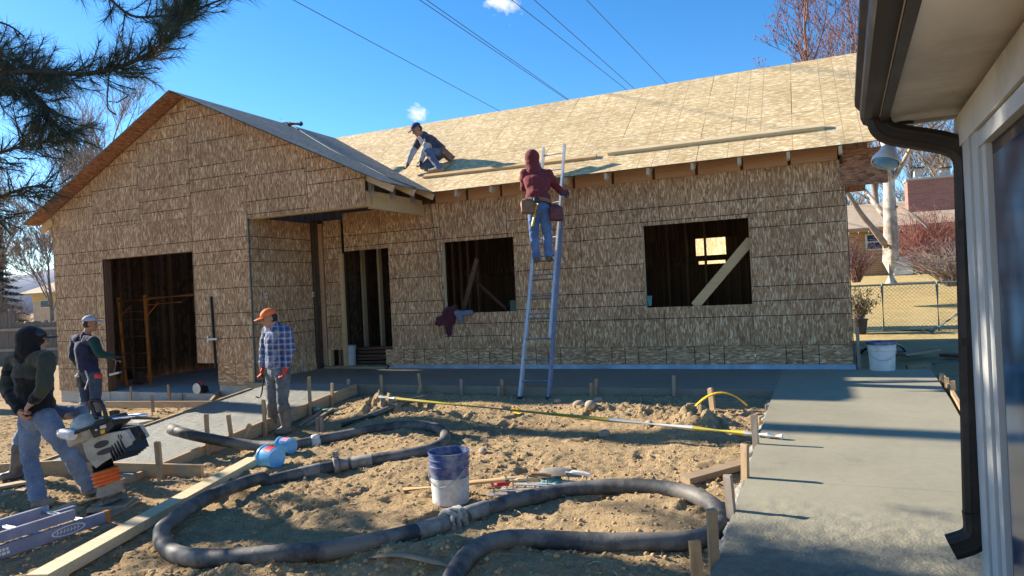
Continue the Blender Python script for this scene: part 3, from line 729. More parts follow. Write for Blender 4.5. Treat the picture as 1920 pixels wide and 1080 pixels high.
# gable roof: right and left planes
RAKE = 8.03
gs = 1/math.hypot(1, PITCHG)
for side in (1, -1):
    dn = V((side*gs, 0, -PITCHG*gs)); ridge = V((GRX, 0, GRZ)); L = ((GEX-GRX) if side > 0 else (GRX+13.30))/gs
    # sheets run lengthwise along Y
    s = 0; course = 0
    while s < L-.01:
        s1 = min(s+PW, L); y = RAKE
        first = True
        while y < 16:
            y1 = y + (PH if not (first and course % 2) else PH/2); first = False
            c = [(y+GAP*.5, s+GAP*.5), (y1-GAP*.5, s+GAP*.5), (y1-GAP*.5, s1-GAP*.5), (y+GAP*.5, s1-GAP*.5)]
            # clip at the valley: keep where gable plane is above main plane: z_g = GRZ - s*k ; main z = EZ0 + (y-EY0)*SL
            kk = PITCHG*gs; c = clip(c, (SL, kk), GRZ-EZ0+EY0*SL)
            yy = y; y = y1
            if len(c) < 3: continue
            o0 = V((GRX, yy, GRZ)) + dn*s
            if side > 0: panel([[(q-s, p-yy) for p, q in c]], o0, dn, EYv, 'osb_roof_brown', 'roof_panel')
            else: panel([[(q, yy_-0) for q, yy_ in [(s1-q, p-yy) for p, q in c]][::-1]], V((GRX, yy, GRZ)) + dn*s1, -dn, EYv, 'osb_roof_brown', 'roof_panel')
        s = s1; course += 1
# soffit lining of the left rake, rafters and lookouts
m = MB(); dn = V((-gs, 0, -PITCHG*gs)); L = (GRX+13.30)/gs
for k in range(4):
    a = V((GRX, RAKE+.006, GRZ-.014)) + dn*(L*k/4+.004); b = V((GRX, RAKE+.006, GRZ-.014)) + dn*(L*(k+1)/4-.004)
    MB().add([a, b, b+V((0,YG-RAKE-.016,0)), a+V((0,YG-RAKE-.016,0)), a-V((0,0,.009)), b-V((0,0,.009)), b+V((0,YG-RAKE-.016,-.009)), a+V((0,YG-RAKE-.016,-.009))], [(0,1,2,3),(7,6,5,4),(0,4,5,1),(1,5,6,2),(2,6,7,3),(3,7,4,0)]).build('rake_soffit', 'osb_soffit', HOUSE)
# left eave tail of the garage
MB().beam(V((-12.9, YG-.02, 2.95)), V((-13.22, YG-.02, 2.80)), .04, .14, ).build('rafter_tail', 'lumber', HOUSE)
MB().box((-13.0, YG+2, 2.76), (.05, 4, .2)).build('eave_board', 'lumber_red', HOUSE)
# main-eave blocking and rafter tails
rt = [.455-.6096*k for k in range(10)]
for i, x in enumerate(rt):
    if x < -5.35: break
    ya = EY0+.02; yb = YM+.2; za = EZ0+(ya-EY0)*SL-.008; zb_ = EZ0+(yb-EY0)*SL-.008
    MB().prism([V((x-.021, ya, za)), V((x-.021, ya, za-.095)), V((x-.021, ya+.05, za-.115)), V((x-.021, yb, zb_-.22)), V((x-.021, yb, zb_))], V((.042,0,0))).build('rafter_tail', 'lumber_rafter', HOUSE)
for i in range(len(rt)):
    x1 = rt[i]-.022 if i else rt[0]-.022; x0 = max(rt[i]-.6096+.022, -5.85)
    if x1-x0 < .05: continue
    MB().box(((x0+x1)/2, YM-.03+.004*(i % 3), 2.875), (x1-x0, .035, .23)).build('blocking', 'lumber_red', HOUSE)
# porch beam under the gable and its return to the main wall
MB().box(((XC+XG)/2+.0, YG+.075, 2.70), (XG-XC-.03, .13, .22)).build('porch_beam', 'lumber', HOUSE)
MB().box((XG-.045, (YG+.15+YM)/2, 2.665), (.09, YM-YG-.17, .19)).build('porch_beam', 'lumber', HOUSE)
MB().box((XG-.06, (YG+.15+YM)/2, 2.80), (.07, YM-YG-.17, .07)).build('top_plate', 'lumber_pale', HOUSE)
MB().box(((XC+XG)/2, (YG+.15+YM)/2, 2.85), (XG-XC-.2, YM-YG-.2, .012)).build('porch_ceiling', 'lumber', HOUSE)
for y in (YG+.05, YG+.62, YG+1.2):
    zt = lambda x: GEZ+PITCHG*(GEX-x)-.07
    MB().beam(V((XG-.5, y, zt(XG-.5))), V((GEX-.03, y, zt(GEX-.03))), .045, .1).build('rafter_tail', 'lumber_rafter', HOUSE)
    MB().box((XG+.0, y+.09, 2.87), (.05, .09, .24)).build('hanger', 'galv', HOUSE)
# corner edge strips
MB().box((XC+.012, YG-.004, 1.27), (.018, .02, 2.66)).build('corner_strip', 'teal_edge', HOUSE)
MB().box((XR+.006, YM+.0, 1.40), (.012, .022, 2.7)).build('corner_strip', 'teal_edge', HOUSE)
# grade stickers on the sheathing: white card with a dark ring mark
def sticker(u, v, y, w=.05, h=.085):
    p = onY(u, v, y-.004); s_ = MB().box(p, (w, .004, h)).build('sticker', 'white_plastic', HOUSE)
    q = MB(); n = 12
    for i in range(n):
        a = 2*math.pi*i/n; b = 2*math.pi*(i+1)/n; f = lambda t, k: V((p.x+math.cos(t)*w*.26*k, p.y-.004, p.z+math.sin(t)*h*.30*k))
        q.add([f(a,1), f(b,1), f(b,.5), f(a,.5)], [(0,1,2,3)])
    q.build('sticker_mark', 'black_plastic', s_)
for u, v in ((171,540), (443,521), (430,236), (184,358)): sticker(u, v, YG)
for u, v in ((634,544), (799,498), (1058,484), (1376,607)): sticker(u, v, YM)
for u, v in ((499,554), (587,552)):
    p = onX(u, v, XC+.004); s_ = MB().box(p, (.004, .05, .085)).build('sticker', 'white_plastic', HOUSE)
    MB().box(p+V((.003,0,0)), (.003, .018, .04)).build('sticker_mark', 'black_plastic', s_)
# electrical cord hanging over the main wall
m = MB(); pts = [onY(u, v, YM-.03) for u, v in ((800,365),(806,385),(812,420),(817,460),(822,500),(826,545),(836,590))]
m.tube(smoothpath(pts, 4), .006, 5); tag(m.build('hanging_cable', 'teal_edge', smooth=True), 'thin dark cord hanging from the roof valley into the window hole', 'cord')
# level-like steel bar with a latch by the garage opening
T = thing('hasp_bar', onY(400, 690, YG-.03), 'upright black steel bar with a latch beside the garage opening', 'bar')
a = onY(396, 556, YG-.03); b = onY(405, 690, YG-.03)
MB().beam(a, b, .05, .02, V((1,0,0))).build('bar', 'black_metal', T)
p = onY(399, 636, YG-.045); MB().beam(p-V((.12,0,0)), p+V((.1,0,0)), .02, .03).beam(p-V((.1,0,.06)), p-V((.1,0,-.06)), .025, .025).build('latch', 'galv', T)
# ------------------------------------------------------------------ forms
def board(name, a, b, w, h, mat, label, cat='board', group=None, bow=0):
    a = V(a); b = V(b); m = MB(); n = 8; r, u, d = basis(b-a); vs = []
    for i in range(n+1):
        t = i/n; p = a.lerp(b, t) + r*(bow*math.sin(t*math.pi))
        jw = 1+random.uniform(-.015, .015)
        vs += [p+r*(x*w/2*jw)+u*(y*h/2) for x, y in ((-1,-1),(1,-1),(1,1),(-1,1))]
    fs = [(0,1,2,3), tuple(n*4+k for k in (3,2,1,0))]
    for i in range(n):
        for k in range(4): k2 = (k+1) % 4; fs.append((i*4+k, (i+1)*4+k, (i+1)*4+k2, i*4+k2))
    m.add(vs, fs); o = m.build(name, mat); return tag(o, label, cat, group)
LB = 'wooden form board holding the %s'
for y0, y1, nm in ((8.1, 6.32, 'upper right edge of the sloping concrete ramp'), (6.31, 4.42, 'lower right edge of the sloping concrete ramp')):
    z0, z1 = RAMP(y0)-.055, RAMP(y1)-.055; board('form_board', (-6.035, y0, z0), (-6.035, y1, z1), .036, .15, 'form_wood_y', LB % nm)
for y0, y1, nm in ((7.7, 6.2, 'upper left edge of the sloping concrete ramp'), (6.19, 4.3, 'lower left edge of the sloping concrete ramp')):
    z0, z1 = RAMP(y0)-.055, RAMP(y1)-.055; board('form_board', (-7.628, y0, z0), (-7.628, y1, z1), .036, .15, 'form_wood_y', LB % nm)
a = hitg(165, 905); b = hitg(380, 897); a.z = b.z = max(a.z, b.z)+.055
board('form_board', a, b, .037, .15, 'form_wood', 'form board with a clean cut end across the bottom of the ramp', 'board')
a2 = hitg(-30, 898); b2 = hitg(158, 900); a2.z = b2.z = a.z+.01
board('form_board', a2, b2, .037, .15, 'form_wood', 'form board behind the hooded worker and rammer', 'board')
a = hitg(198, 764); b = hitg(402, 766); a.z += .05; b.z += .06
board('form_board', a, b, .037, .11, 'form_wood', 'form board on stakes in front of the garage opening', 'board')
a = hitg(395, 764); b = hitg(442, 742); a.z += .07; b.z = -.06
board('form_board', a, b, .037, .1, 'form_wood', 'short form board climbing from the garage opening to the porch slab', 'board')
board('form_board', (-.475, 3.0, WALKZ(0,3.0)-.075), (-.388, 8.1, -.072), .022, .13, 'cement_wet', 'muddy form board along the left edge of the concrete walk', 'board')
board('form_board', (1.22, 7.2, -.045), (1.40, 9.3, -.03), .03, .12, 'form_wood_y', 'form board along the far right edge of the concrete walk', 'board')
# ------------------------------------------------------------------ stakes: (u, top v, base v, tilt)
def stake(u, vt, vb, label, group, grey=False, tilt=0, w=.042, x=None):
    if group and label.startswith('wooden stake'):
        label = label.replace('wooden stake', ('leaning ' if abs(tilt) > .05 else '') + ('short ' if vb-vt < 30 else 'tall ' if vb-vt > 55 else '') + ('grey wooden stake' if grey else 'brown wooden stake'))
    if x is None:
        P = hitg(u, vb); dep = (P-EYE).dot(F); h = (vb-vt)/FPX*dep
    else:                                       # stands against a form: its top lies on that plane
        P = onX(u, vt, x[1]) if x[0] == 'x' else onY(u, vt, x[1]); zt = P.z; P.z = gh(P.x, P.y)-.02; h = max(.08, zt-P.z)
    m = MB(); q = Matrix.Rotation(random.uniform(-.5, .5), 3, 'Z') @ Matrix.Rotation(tilt+random.uniform(-.03, .03), 3, 'Y') @ Matrix.Rotation(random.uniform(-.06, .06), 3, 'X')
    d = w*.6
    vs = []
    for zz, k in ((-.10, .35), (.0, 1), (h*.55, 1), (h-.008, 1.0), (h, .82)):
        for xx, yy in ((-1,-1),(1,-1),(1,1),(-1,1)): vs.append(P + q @ V((xx*w/2*k+random.uniform(-.002,.002), yy*d/2*k+random.uniform(-.002,.002), zz+(random.uniform(-.006,.006) if zz > .01 else 0))))
    fs = [(3,2,1,0), (16,17,18,19)] + [(i*4+k, i*4+(k+1) % 4, i*4+4+(k+1) % 4, i*4+4+k) for i in range(4) for k in range(4)]
    m.add(vs, fs); return tag(m.build('stake', 'stake_grey' if grey else 'stake_wood'), label, 'stake', group)
g1 = 'stakes along the right side of the ramp'; l1 = 'wooden stake nailed to the right form board of the ramp'
for u, vt, vb, t in ((579,707,757,0), (620,718,747,0), (494,750,807,0), (387,777,822,0), (434,777,828,-.12)): stake(u, vt, vb, l1, g1, tilt=t, x=('x', -5.985))
stake(301, 827, 900, 'pale wooden stake against the form board with the clean cut end', None, w=.055)
stake(446, 790, 826, 'short brace leaning on a stake beside the ramp', None, tilt=.5, x=('x', -5.93))
g2 = 'stakes in front of the garage'; l2 = 'wooden stake standing in front of the garage opening'
for u, vt, vb, t in ((246,725,758,0), (319,721,758,-.1), (408,725,745,0), (287,740,772,0), (341,738,758,0)): stake(u, vt, vb, l2, g2, u in (287,341), t)
p = onY(473, 724, YG-.12); tag(MB().box((p.x, p.y, .08), (.075, .04, .3), jit=.003).build('wood_block', 'lumber'), 'short wood block standing at the foot of the garage corner', 'block')
g3 = 'stakes along the porch slab'; l3 = 'wooden stake in the dirt along the front of the porch slab'
for u, vt, vb, t in ((652,711,739,0), (714,703,737,0), (789,700,738,-.12), (783,720,738,.25), (864,711,741,0), (940,712,741,0), (934,725,741,0), (1115,710,747,.08), (1108,718,741,0), (1262,704,750,0)): stake(u, vt, vb, l3, g3, u in (652, 864, 934, 1262), t, .04, x=('y', 8.10-(.06 if u in (783,1108,934) else 0)))
stake(1337, 728, 771, 'wooden stake with a yellow strap slung over it', None, tilt=-.12, w=.055)
g4 = 'stakes along the walk'; l4 = 'wooden stake along the left edge of the concrete walk'
for u, vt, vb, gr in ((1454,724,768,0), (1439,758,791,1), (1430,788,808,0), (1415,777,850,1), (1393,832,891,0), (1370,890,939,1), (1335,956,1037,0), (1305,1012,1092,0)): stake(u, vt, vb, l4, g4, gr, 0, .048, x=('x', -.50+.012*max(0, 1000-vt)/40))
g5 = 'stakes on the far side of the walk'; l5 = 'wooden stake along the far right edge of the concrete walk'
for u, vt, vb in ((1789,713,753), (1777,707,740), (1767,700,730)): stake(u, vt, vb, l5, g5)
# ------------------------------------------------------------------ concrete pump hose
HP = [(322,805,.30),(345,812,.29),(380,820,.24),(430,829,.14),(485,836,.066),(545,833,.06),(600,820,.06),(660,806,.06),(720,797,.06),(775,793,.06),(812,797,.06),(832,807,.06),(833,820,.06),(810,836,.06),(760,848,.06),(700,857,.06),(640,864,.06),(580,874,.06),(520,889,.06),(460,907,.07),(400,929,.10),(352,952,.12),(318,978,.11),(303,1001,.075),(315,1024,.06),(350,1038,.06),(420,1049,.06),(500,1050,.06),(580,1044,.06),(660,1030,.06),(740,1010,.06),(800,990,.06),(850,970,.065),(900,953,.06),(960,936,.06),(1030,922,.06),(1100,914,.06),(1170,911,.06),(1240,914,.06),(1300,925,.06),(1338,944,.06),(1352,966,.06),(1338,988,.06),(1300,1003,.06),(1240,1010,.06),(1160,1012,.06),(1080,1010,.06),(1000,1009,.06),(940,1016,.06),(890,1036,.06),(862,1062,.06),(845,1090,.06),(838,1130,.06),(842,1180,.06)]
hp = []
for u, v, dz in HP:
    P = hit(u, v, dz); hp.append(P)
for k in range(3):
    for i in range(5, len(hp)-1): hp[i].z = .25*hp[i-1].z+.5*hp[i].z+.25*hp[i+1].z
hpath = smoothpath(hp, 6)
zz = np.array([gh(p.x, p.y)+.04 for p in hpath]); w0 = np.array([p.z for p in hpath])
zz[:30] = w0[:30]
for k in range(60): zz[1:-1] = .25*zz[:-2]+.5*zz[1:-1]+.25*zz[2:]; zz[:26] = w0[:26]
for i, p in enumerate(hpath):
    if i > 26 and not 110 < i < 138: p.z = zz[i]
HOSE = thing('concrete_hose', hp[40], 'thick black rubber concrete hose snaking in big loops across the dirt', 'hose')
HR = .056
def cut(i0, i1): return hpath[i0:i1+1]
ends = [0, 16*6, 32*6, len(hpath)-1]
for a, b in ((0, 16*6), (16*6, 32*6), (32*6, len(hpath)-1)):
    seg = cut(a, b); rr = [HR*(1+.012*noise.noise((i*.35, a, 0))) for i in range(len(seg))]
    MB().tube(seg, rr, 18).build('hose_section', 'hose_rubber', HOSE, smooth=True, angle=60)
def ring_at(i, w, r, name, mat, n=18):
    c = hpath[i]; d = (hpath[min(i+1, len(hpath)-1)]-hpath[max(i-1, 0)]).normalized()
    path = [c-d*w/2, c-d*w*.42, c+d*w*.42, c+d*w/2]
    MB().tube(path, [r*.9, r, r, r*.9], n).build(name, mat, HOSE, smooth=True, angle=40)
ring_at(16*6, .16, HR+.004, 'ferrule', 'coupling'); ring_at(16*6-4, .22, HR+.003, 'ferrule', 'coupling'); ring_at(16*6+6, .22, HR+.003, 'ferrule', 'coupling')
ring_at(16*6+1, .05, HR+.028, 'clamp', 'coupling'); ring_at(32*6-5, .3, HR+.004, 'ferrule', 'coupling'); ring_at(32*6+5, .22, HR+.004, 'ferrule', 'coupling')
ring_at(2, .14, HR+.004, 'nozzle_tip', 'coupling')
c = hpath[16*6+1]; MB().box(c+V((0,0,.1)), (.03,.05,.07)).build('clamp_lever', 'coupling', HOSE)
# rag tied round the near coupling
c = hpath[32*6]; d = (hpath[32*6+1]-hpath[32*6-1]).normalized(); r_, u_, _ = basis(d); m = MB()
for k in range(5):
    pts = []
    for i in range(17):
        t = 2*math.pi*i/16; rad = HR+.018+.012*noise.noise((math.cos(t)*2, math.sin(t)*2, k*3.1))
        pts.append(c + d*(.03*(k-2)+.05*noise.noise((math.cos(t), math.sin(t), k*1.7))) + (r_*math.cos(t)+u_*math.sin(t))*rad)
    m.tube(pts, .016, 7, cap=False)
for sgn, zz in ((1, .02), (-1, -.03), (1, -.06)):
    pts = [c-r_*(HR+.01)+u_*zz, c-r_*(HR+.05)+u_*(zz-.02)+d*.03*sgn, c-r_*(HR+.07)+u_*(zz-.07)+d*.06*sgn, c-r_*(HR+.06)+u_*(zz-.11)+d*.05*sgn]
    m.tube(smoothpath(pts, 3), [.016]*9+[.008], 7)
tag(m.build('rag', 'cement_cloth', smooth=True, angle=None), 'cement-stained rag tied round the hose coupling near the bucket', 'rag')
# ------------------------------------------------------------------ bucket (blue, splashed white)
def bucket(name, P, r, h, body, inner, label, splash=None, group=None, handle=True, rim='blue_bucket'):
    T = thing(name, P, label, 'bucket', group)
    prof = [(r*.86, 0), (r*.87, .01), (r*.93, h*.55), (r*.96, h*.70), (r*1.0, h*.72), (r*1.0, h*.75), (r*.965, h*.76), (r*.975, h*.84), (r*1.02, h*.85), (r*1.02, h*.875), (r*.985, h*.885), (r*.99, h*.97), (r*1.03, h*.975), (r*1.03, h), (r*.97, h), (r*.955, h*.9), (r*.84, .02), (.001, .018)]
    MB().lathe(prof, P, 36, capb=True, capt=False).build('body', body, T, smooth=True, angle=35)
    if splash:
        m = MB(); n = 60; rows = 8; vs = []
        for j in range(rows+1):
            for i in range(n):
                t = 2*math.pi*i/n; top = h*(.53+.05*noise.noise((math.cos(t)*1.5, math.sin(t)*1.5, 1))); z = .012+(top-.012)*j/rows
                rr = r*(.872+.06*z/(h*.55))+.0025; vs.append(P+V((rr*math.cos(t), rr*math.sin(t), z)))
        fs = [(j*n+i, j*n+(i+1) % n, (j+1)*n+(i+1) % n, (j+1)*n+i) for j in range(rows) for i in range(n)]
        m.add(vs, fs).build('cement_splash', splash, T, smooth=True, angle=None)
    if handle:
        pts = [P+V((r*1.03*math.cos(t)*.98, -r*1.05-.0*t, h*.80-h*.42*math.sin(t))) for t in np.linspace(0, math.pi, 13)]
        pts = [P+V((math.cos(t)*r*1.02, -abs(math.sin(t))*r*.99-.005, h*.80-h*.40*math.sin(t))) for t in np.linspace(0, math.pi, 13)]
        MB().tube(pts, .0035, 6).build('wire_handle', 'galv', T, smooth=True)
    return T
P = hitg(846, 942); bucket('bucket', P, .151, .385, 'blue_bucket', 'blue_bucket', 'blue bucket caked with white cement splashes standing beside the hose', 'splash_white')
# ------------------------------------------------------------------ yellow pole
A = hitg(712, 749, .10); B = onZ(1467, 819, -.028)
T = thing('float_pole', A, 'long yellow and white float pole lying across the dirt onto the walk', 'pole')
def pp(u): return A.lerp(B, (u-712)/(1467-712)) if False else None
def along(u):
    # parameter on the 3-D line whose image x is u
    lo, hi = 0, 1
    for i in range(30):
        md = (lo+hi)/2; P = A.lerp(B, md)-EYE; uu = 960+FPX*P.dot(R)/P.dot(F)
        if uu < u: lo = md
        else: hi = md
    return A.lerp(B, lo)
for u0, u1, mt, r in ((712,742,'white_pole',.026), (742,1144,'yellow_pole',.021), (1144,1300,'white_pole',.022), (1300,1396,'yellow_pole',.021), (1396,1440,'white_pole',.022), (1440,1467,'white_pole',.026)):
    MB().tube([along(u0), along(u1)], r, 12).build('pole_section', mt, T, smooth=True)
MB().box(along(718)-V((0,0,.06)), (.04,.05,.09)).build('bracket', 'coupling', T)
P = hitg(968, 775); MB_ = MB().add([P+V((-.05,0,.01)), P+V((.0,-.01,.07)), P+V((.10,-.02,.03)), P+V((.05,-.04,.0))], [(0,1,2,3)]); tag(MB_.prism([P+V((-.04,.0,.004)), P+V((.01,-.01,.075)), P+V((.10,-.02,.03)), P+V((.05,-.03,.004))], V((0,.006,.002))).build('marker_tape', 'yellow_strap'), 'scrap of bright yellow tape behind the float pole', 'tape')
# black pipe, stick bundle, grey slats, strap
m = MB(); m.tube([hitg(640, 797, .035), hitg(700, 778, .035), hitg(760, 760, .035), hitg(798, 745, .05)], .035, 10); tag(m.build('drain_pipe', 'hose_rubber', smooth=True), 'straight black drain pipe lying behind the float pole', 'pipe')
for (u0, v0), (u1, v1), lb in (((562,798),(606,768),'muddy stick with green rag beside the plaid-shirted worker'), ((574,798),(624,766),'second muddy stick lying beside the green rag')):
    a = hitg(u0, v0, .03); b = hitg(u1, v1, .05); tag(MB().beam(a, b, .035, .02).build('stick', 'stake_grey'), lb, 'stick')
P = hitg(606, 768, .045); m = MB()
for k in range(7):
    o = V((random.uniform(-.14,.14), random.uniform(-.07,.07), random.uniform(-.01,.03))); m.ell(P+o, (.07,.05,.02), Matrix.Rotation(random.uniform(0,3), 3, 'Z') @ Matrix.Rotation(random.uniform(-.5,.5), 3, 'X'), 9, 6)
plain('green_rag_mat', (.18,.30,.24), .95, 0, .3, 12, .5); tag(m.build('green_rag', 'green_rag_mat', smooth=True), 'crumpled pale green rag beside the mound of dirt', 'rag')
P = hitg(600, 810); MB_ = MB()
for k in (-1, 1): MB_.box(P+V((k*.03, 0, .07)), (.04,.02,.2))
tag(MB_.build('slat_pair', 'stake_grey'), 'pair of short grey slats standing in the mud', 'slats')
c = hitg(1353, 756, .11); pts = [c+R*(x)+V((0,0,.11-.11*(x/.24)**2)) for x in np.linspace(-.30, .26, 12)]; m = MB()
for i in range(len(pts)-1): m.beam(pts[i], pts[i+1]+(pts[i+1]-pts[i])*.05, .05, .012)
tag(m.build('strap', 'yellow_strap'), 'bright yellow strap arched over the stake by the dirt mound', 'strap')
# long plank, board near the walk, root
def plank(px0, px1, w, h, mat, label, dz=0, bow=0, lift=0, name='plank'):
    a = hit(*px0); b = hit(*px1)
    zz = lambda p: gh(p.x, p.y)
    a.z = zz(a)+h/2+dz; b.z = zz(b)+h/2+dz+lift
    for t in (.25, .5, .75):
        p = a.lerp(b, t); need = gh(p.x, p.y)+h/2-.01-p.z
        if need > 0: a.z += need; b.z += need
    return board(name, a, b, w, h, mat, label, 'plank', None, bow)
plank((476,872), (70,1098), .135, .07, 'lumber_pale', 'long pale green-edged plank lying under the hose loop')
plank((1285,905), (1392,877), .11, .045, 'old_board', 'weathered short plank between the walk stakes and the hose loop')
plank((-30,1012), (140,956), .10, .045, 'lumber', 'clean board lying behind the blue ladder')
plank((-20,918), (62,908), .12, .025, 'form_wood', 'light scrap board lying behind the hooded worker')
plank((-20,935), (48,926), .12, .025, 'old_board', 'darker scrap board lying nearest the clean board')
plank((160,947), (182,955), .11, .02, 'lumber', 'small wood offcut beside the rammer foot')
plank((200,975), (262,945), .05, .02, 'old_board', 'thin brown lath under the rammer foot')
m = MB(); pts = [hitg(692, 1046, .01), hitg(740, 1040, .03), hitg(790, 1048, .03), hitg(845, 1062, .01)]
m.tube(smoothpath(pts, 4), [.012]*2+[.024]*9+[.01]*2, 8, sq=.5); tag(m.build('bent_stick', 'old_board', smooth=True), 'bent brown stick beside the hose in the foreground', 'stick')
# ------------------------------------------------------------------ tubs and cap
def tub(u, v, axis, r0, r1, L, label, lab_mat):
    P = hitg(u, v, r1*.95); d = V(axis).normalized(); a, b, _ = basis(d)
    q = Matrix((a, b, d)).transposed()
    T = thing('plastic_tub', P-V((0,0,r1)), label, 'tub')
    MB().lathe([(r0*.96, 0), (r0, .008), (r1*.98, L-.02), (r1*1.05, L-.018), (r1*1.05, L), (r1*.97, L), (r1*.95, L-.02), (r0*.93, .012), (.001, .012)], P-d*L/2, 28, q, True, False).build('body', 'blue_cup', T, smooth=True, angle=35)
    m = MB(); vs = []; n = 8
    for j in (0, 1):
        for i in range(n+1):
            t = 1.0+1.3*i/n; z = L*(.18+.52*j); rr = r0+(r1-r0)*z/L+.002; vs.append(P-d*L/2+q @ V((rr*math.cos(t), rr*math.sin(t), z)))
    m.add(vs, [(i, i+1, n+2+i, n+1+i) for i in range(n)]).build('paper_label', lab_mat, T, smooth=True)
tub(508, 857, F*.55-R*.8, .095, .10, .2, 'blue plastic tub with red label tipped on its side at the plank end', 'red_label')
tub(536, 836, F*.35-R*.9, .08, .085, .17, 'blue plastic tub with pink label tipped over against the hose', 'pink_label')
P = hitg(592, 835); T = thing('pipe_cap', P, 'small white plastic pipe cap sitting on the dirt', 'cap')
MB().lathe([(.05,0),(.055,.01),(.055,.06),(.05,.065)], P, 20).build('cup', 'white_plastic', T, smooth=True); MB().lathe([(.043,.0655),(.046,.07),(.046,.1),(.036,.112),(.02,.116)], P, 20).build('dome', 'white_plastic', T, smooth=True)
# ------------------------------------------------------------------ shovel and hand tools behind the hose
T = thing('shovel', hitg(900, 905), 'shovel lying behind the bucket, wooden handle and dull steel blade', 'shovel')
a = hitg(757, 918, .02); b = hitg(1005, 893, .09)
MB().tube([a, a.lerp(b, .5), b], .018, 9).build('handle', 'lumber', T, smooth=True)
c0 = a.lerp(b, .78); MB().tube([c0, b], .020, 9).build('grip_band', 'teal_edge', T, smooth=True)
m = MB(); rows = []; e = hitg(1090, 893, .05); dd = (e-b); sd = basis(dd)[0]; uu = basis(dd)[1]
for i, wv in enumerate((.02,.10,.115,.115,.09,.02)):
    c = b.lerp(e, i/5)+uu*(.035*math.sin(i/5*math.pi)); rows.append([c+sd*(s_*wv)+uu*(.03*(1-s_*s_)) for s_ in (-1,-.5,0,.5,1)])
vs = [p for r_ in rows for p in r_]; fs = [(i*5+k, i*5+k+1, i*5+6+k, i*5+5+k) for i in range(5) for k in range(4)]
vs += [p-V((0,0,.004)) for p in vs]; n = len(rows)*5; fs += [tuple(x+n for x in reversed(f)) for f in fs]
m.add(vs, fs).build('blade', 'coupling', T, smooth=True)
MB().tube([b-dd.normalized()*.06, b+dd.normalized()*.08], [.022,.03], 9).build('socket', 'coupling', T, smooth=True)
def trowel(u, v, ang, L, W, bm, hm, label, dz=.03):
    P = hitg(u, v, dz); q = Matrix.Rotation(ang, 3, 'Z') @ Matrix.Rotation(random.uniform(-.12, .12), 3, 'X')
    T = thing('trowel', P, label, 'trowel'); X = lambda x, y, z: P + q @ V((x, y, z))
    MB().box(P, (L, W, .006), q).build('blade', bm, T)
    MB().tube([X(-L*.25,0,.003), X(-L*.25,0,.05), X(-L*.2,0,.065)], .006, 7).tube([X(L*.2,0,.003), X(L*.2,0,.05), X(L*.15,0,.065)], .006, 7).build('shank', 'galv', T, smooth=True)
    MB().tube([X(-L*.32,0,.066), X(-L*.15,0,.07), X(L*.12,0,.07), X(L*.28,0,.064)], [.012,.016,.016,.012], 9).build('handle', hm, T, smooth=True)
trowel(985, 917, .35, .36, .11, 'aluminium', 'lumber', 'finishing trowel with wooden handle behind the hose')
trowel(1010, 908, .1, .34, .10, 'aluminium', 'brown_leather', 'finishing trowel with dark handle leaning on the others', .07)
trowel(940, 926, .6, .22, .07, 'galv', 'red_label', 'small trowel with red handle between bucket and hose')
trowel(1085, 905, -.1, .32, .09, 'white_plastic', 'white_plastic', 'pale float lying at the end of the hand tools', .05)
P = hitg(1042, 905, .05); m = MB()
for k in range(8): m.ell(P+V((random.uniform(-.09,.09), random.uniform(-.06,.06), random.uniform(-.02,.05))), (.07,.05,.035), Matrix.Rotation(random.uniform(0,3), 3, 'Z') @ Matrix.Rotation(random.uniform(-.6,.6), 3, 'X'), 9, 6)
plain('teal_cloth', (.10,.26,.25), .9, 0, .3, 12, .5); tag(m.build('tool_bag', 'teal_cloth', smooth=True, angle=None), 'crumpled teal tool bag between the trowels', 'bag')
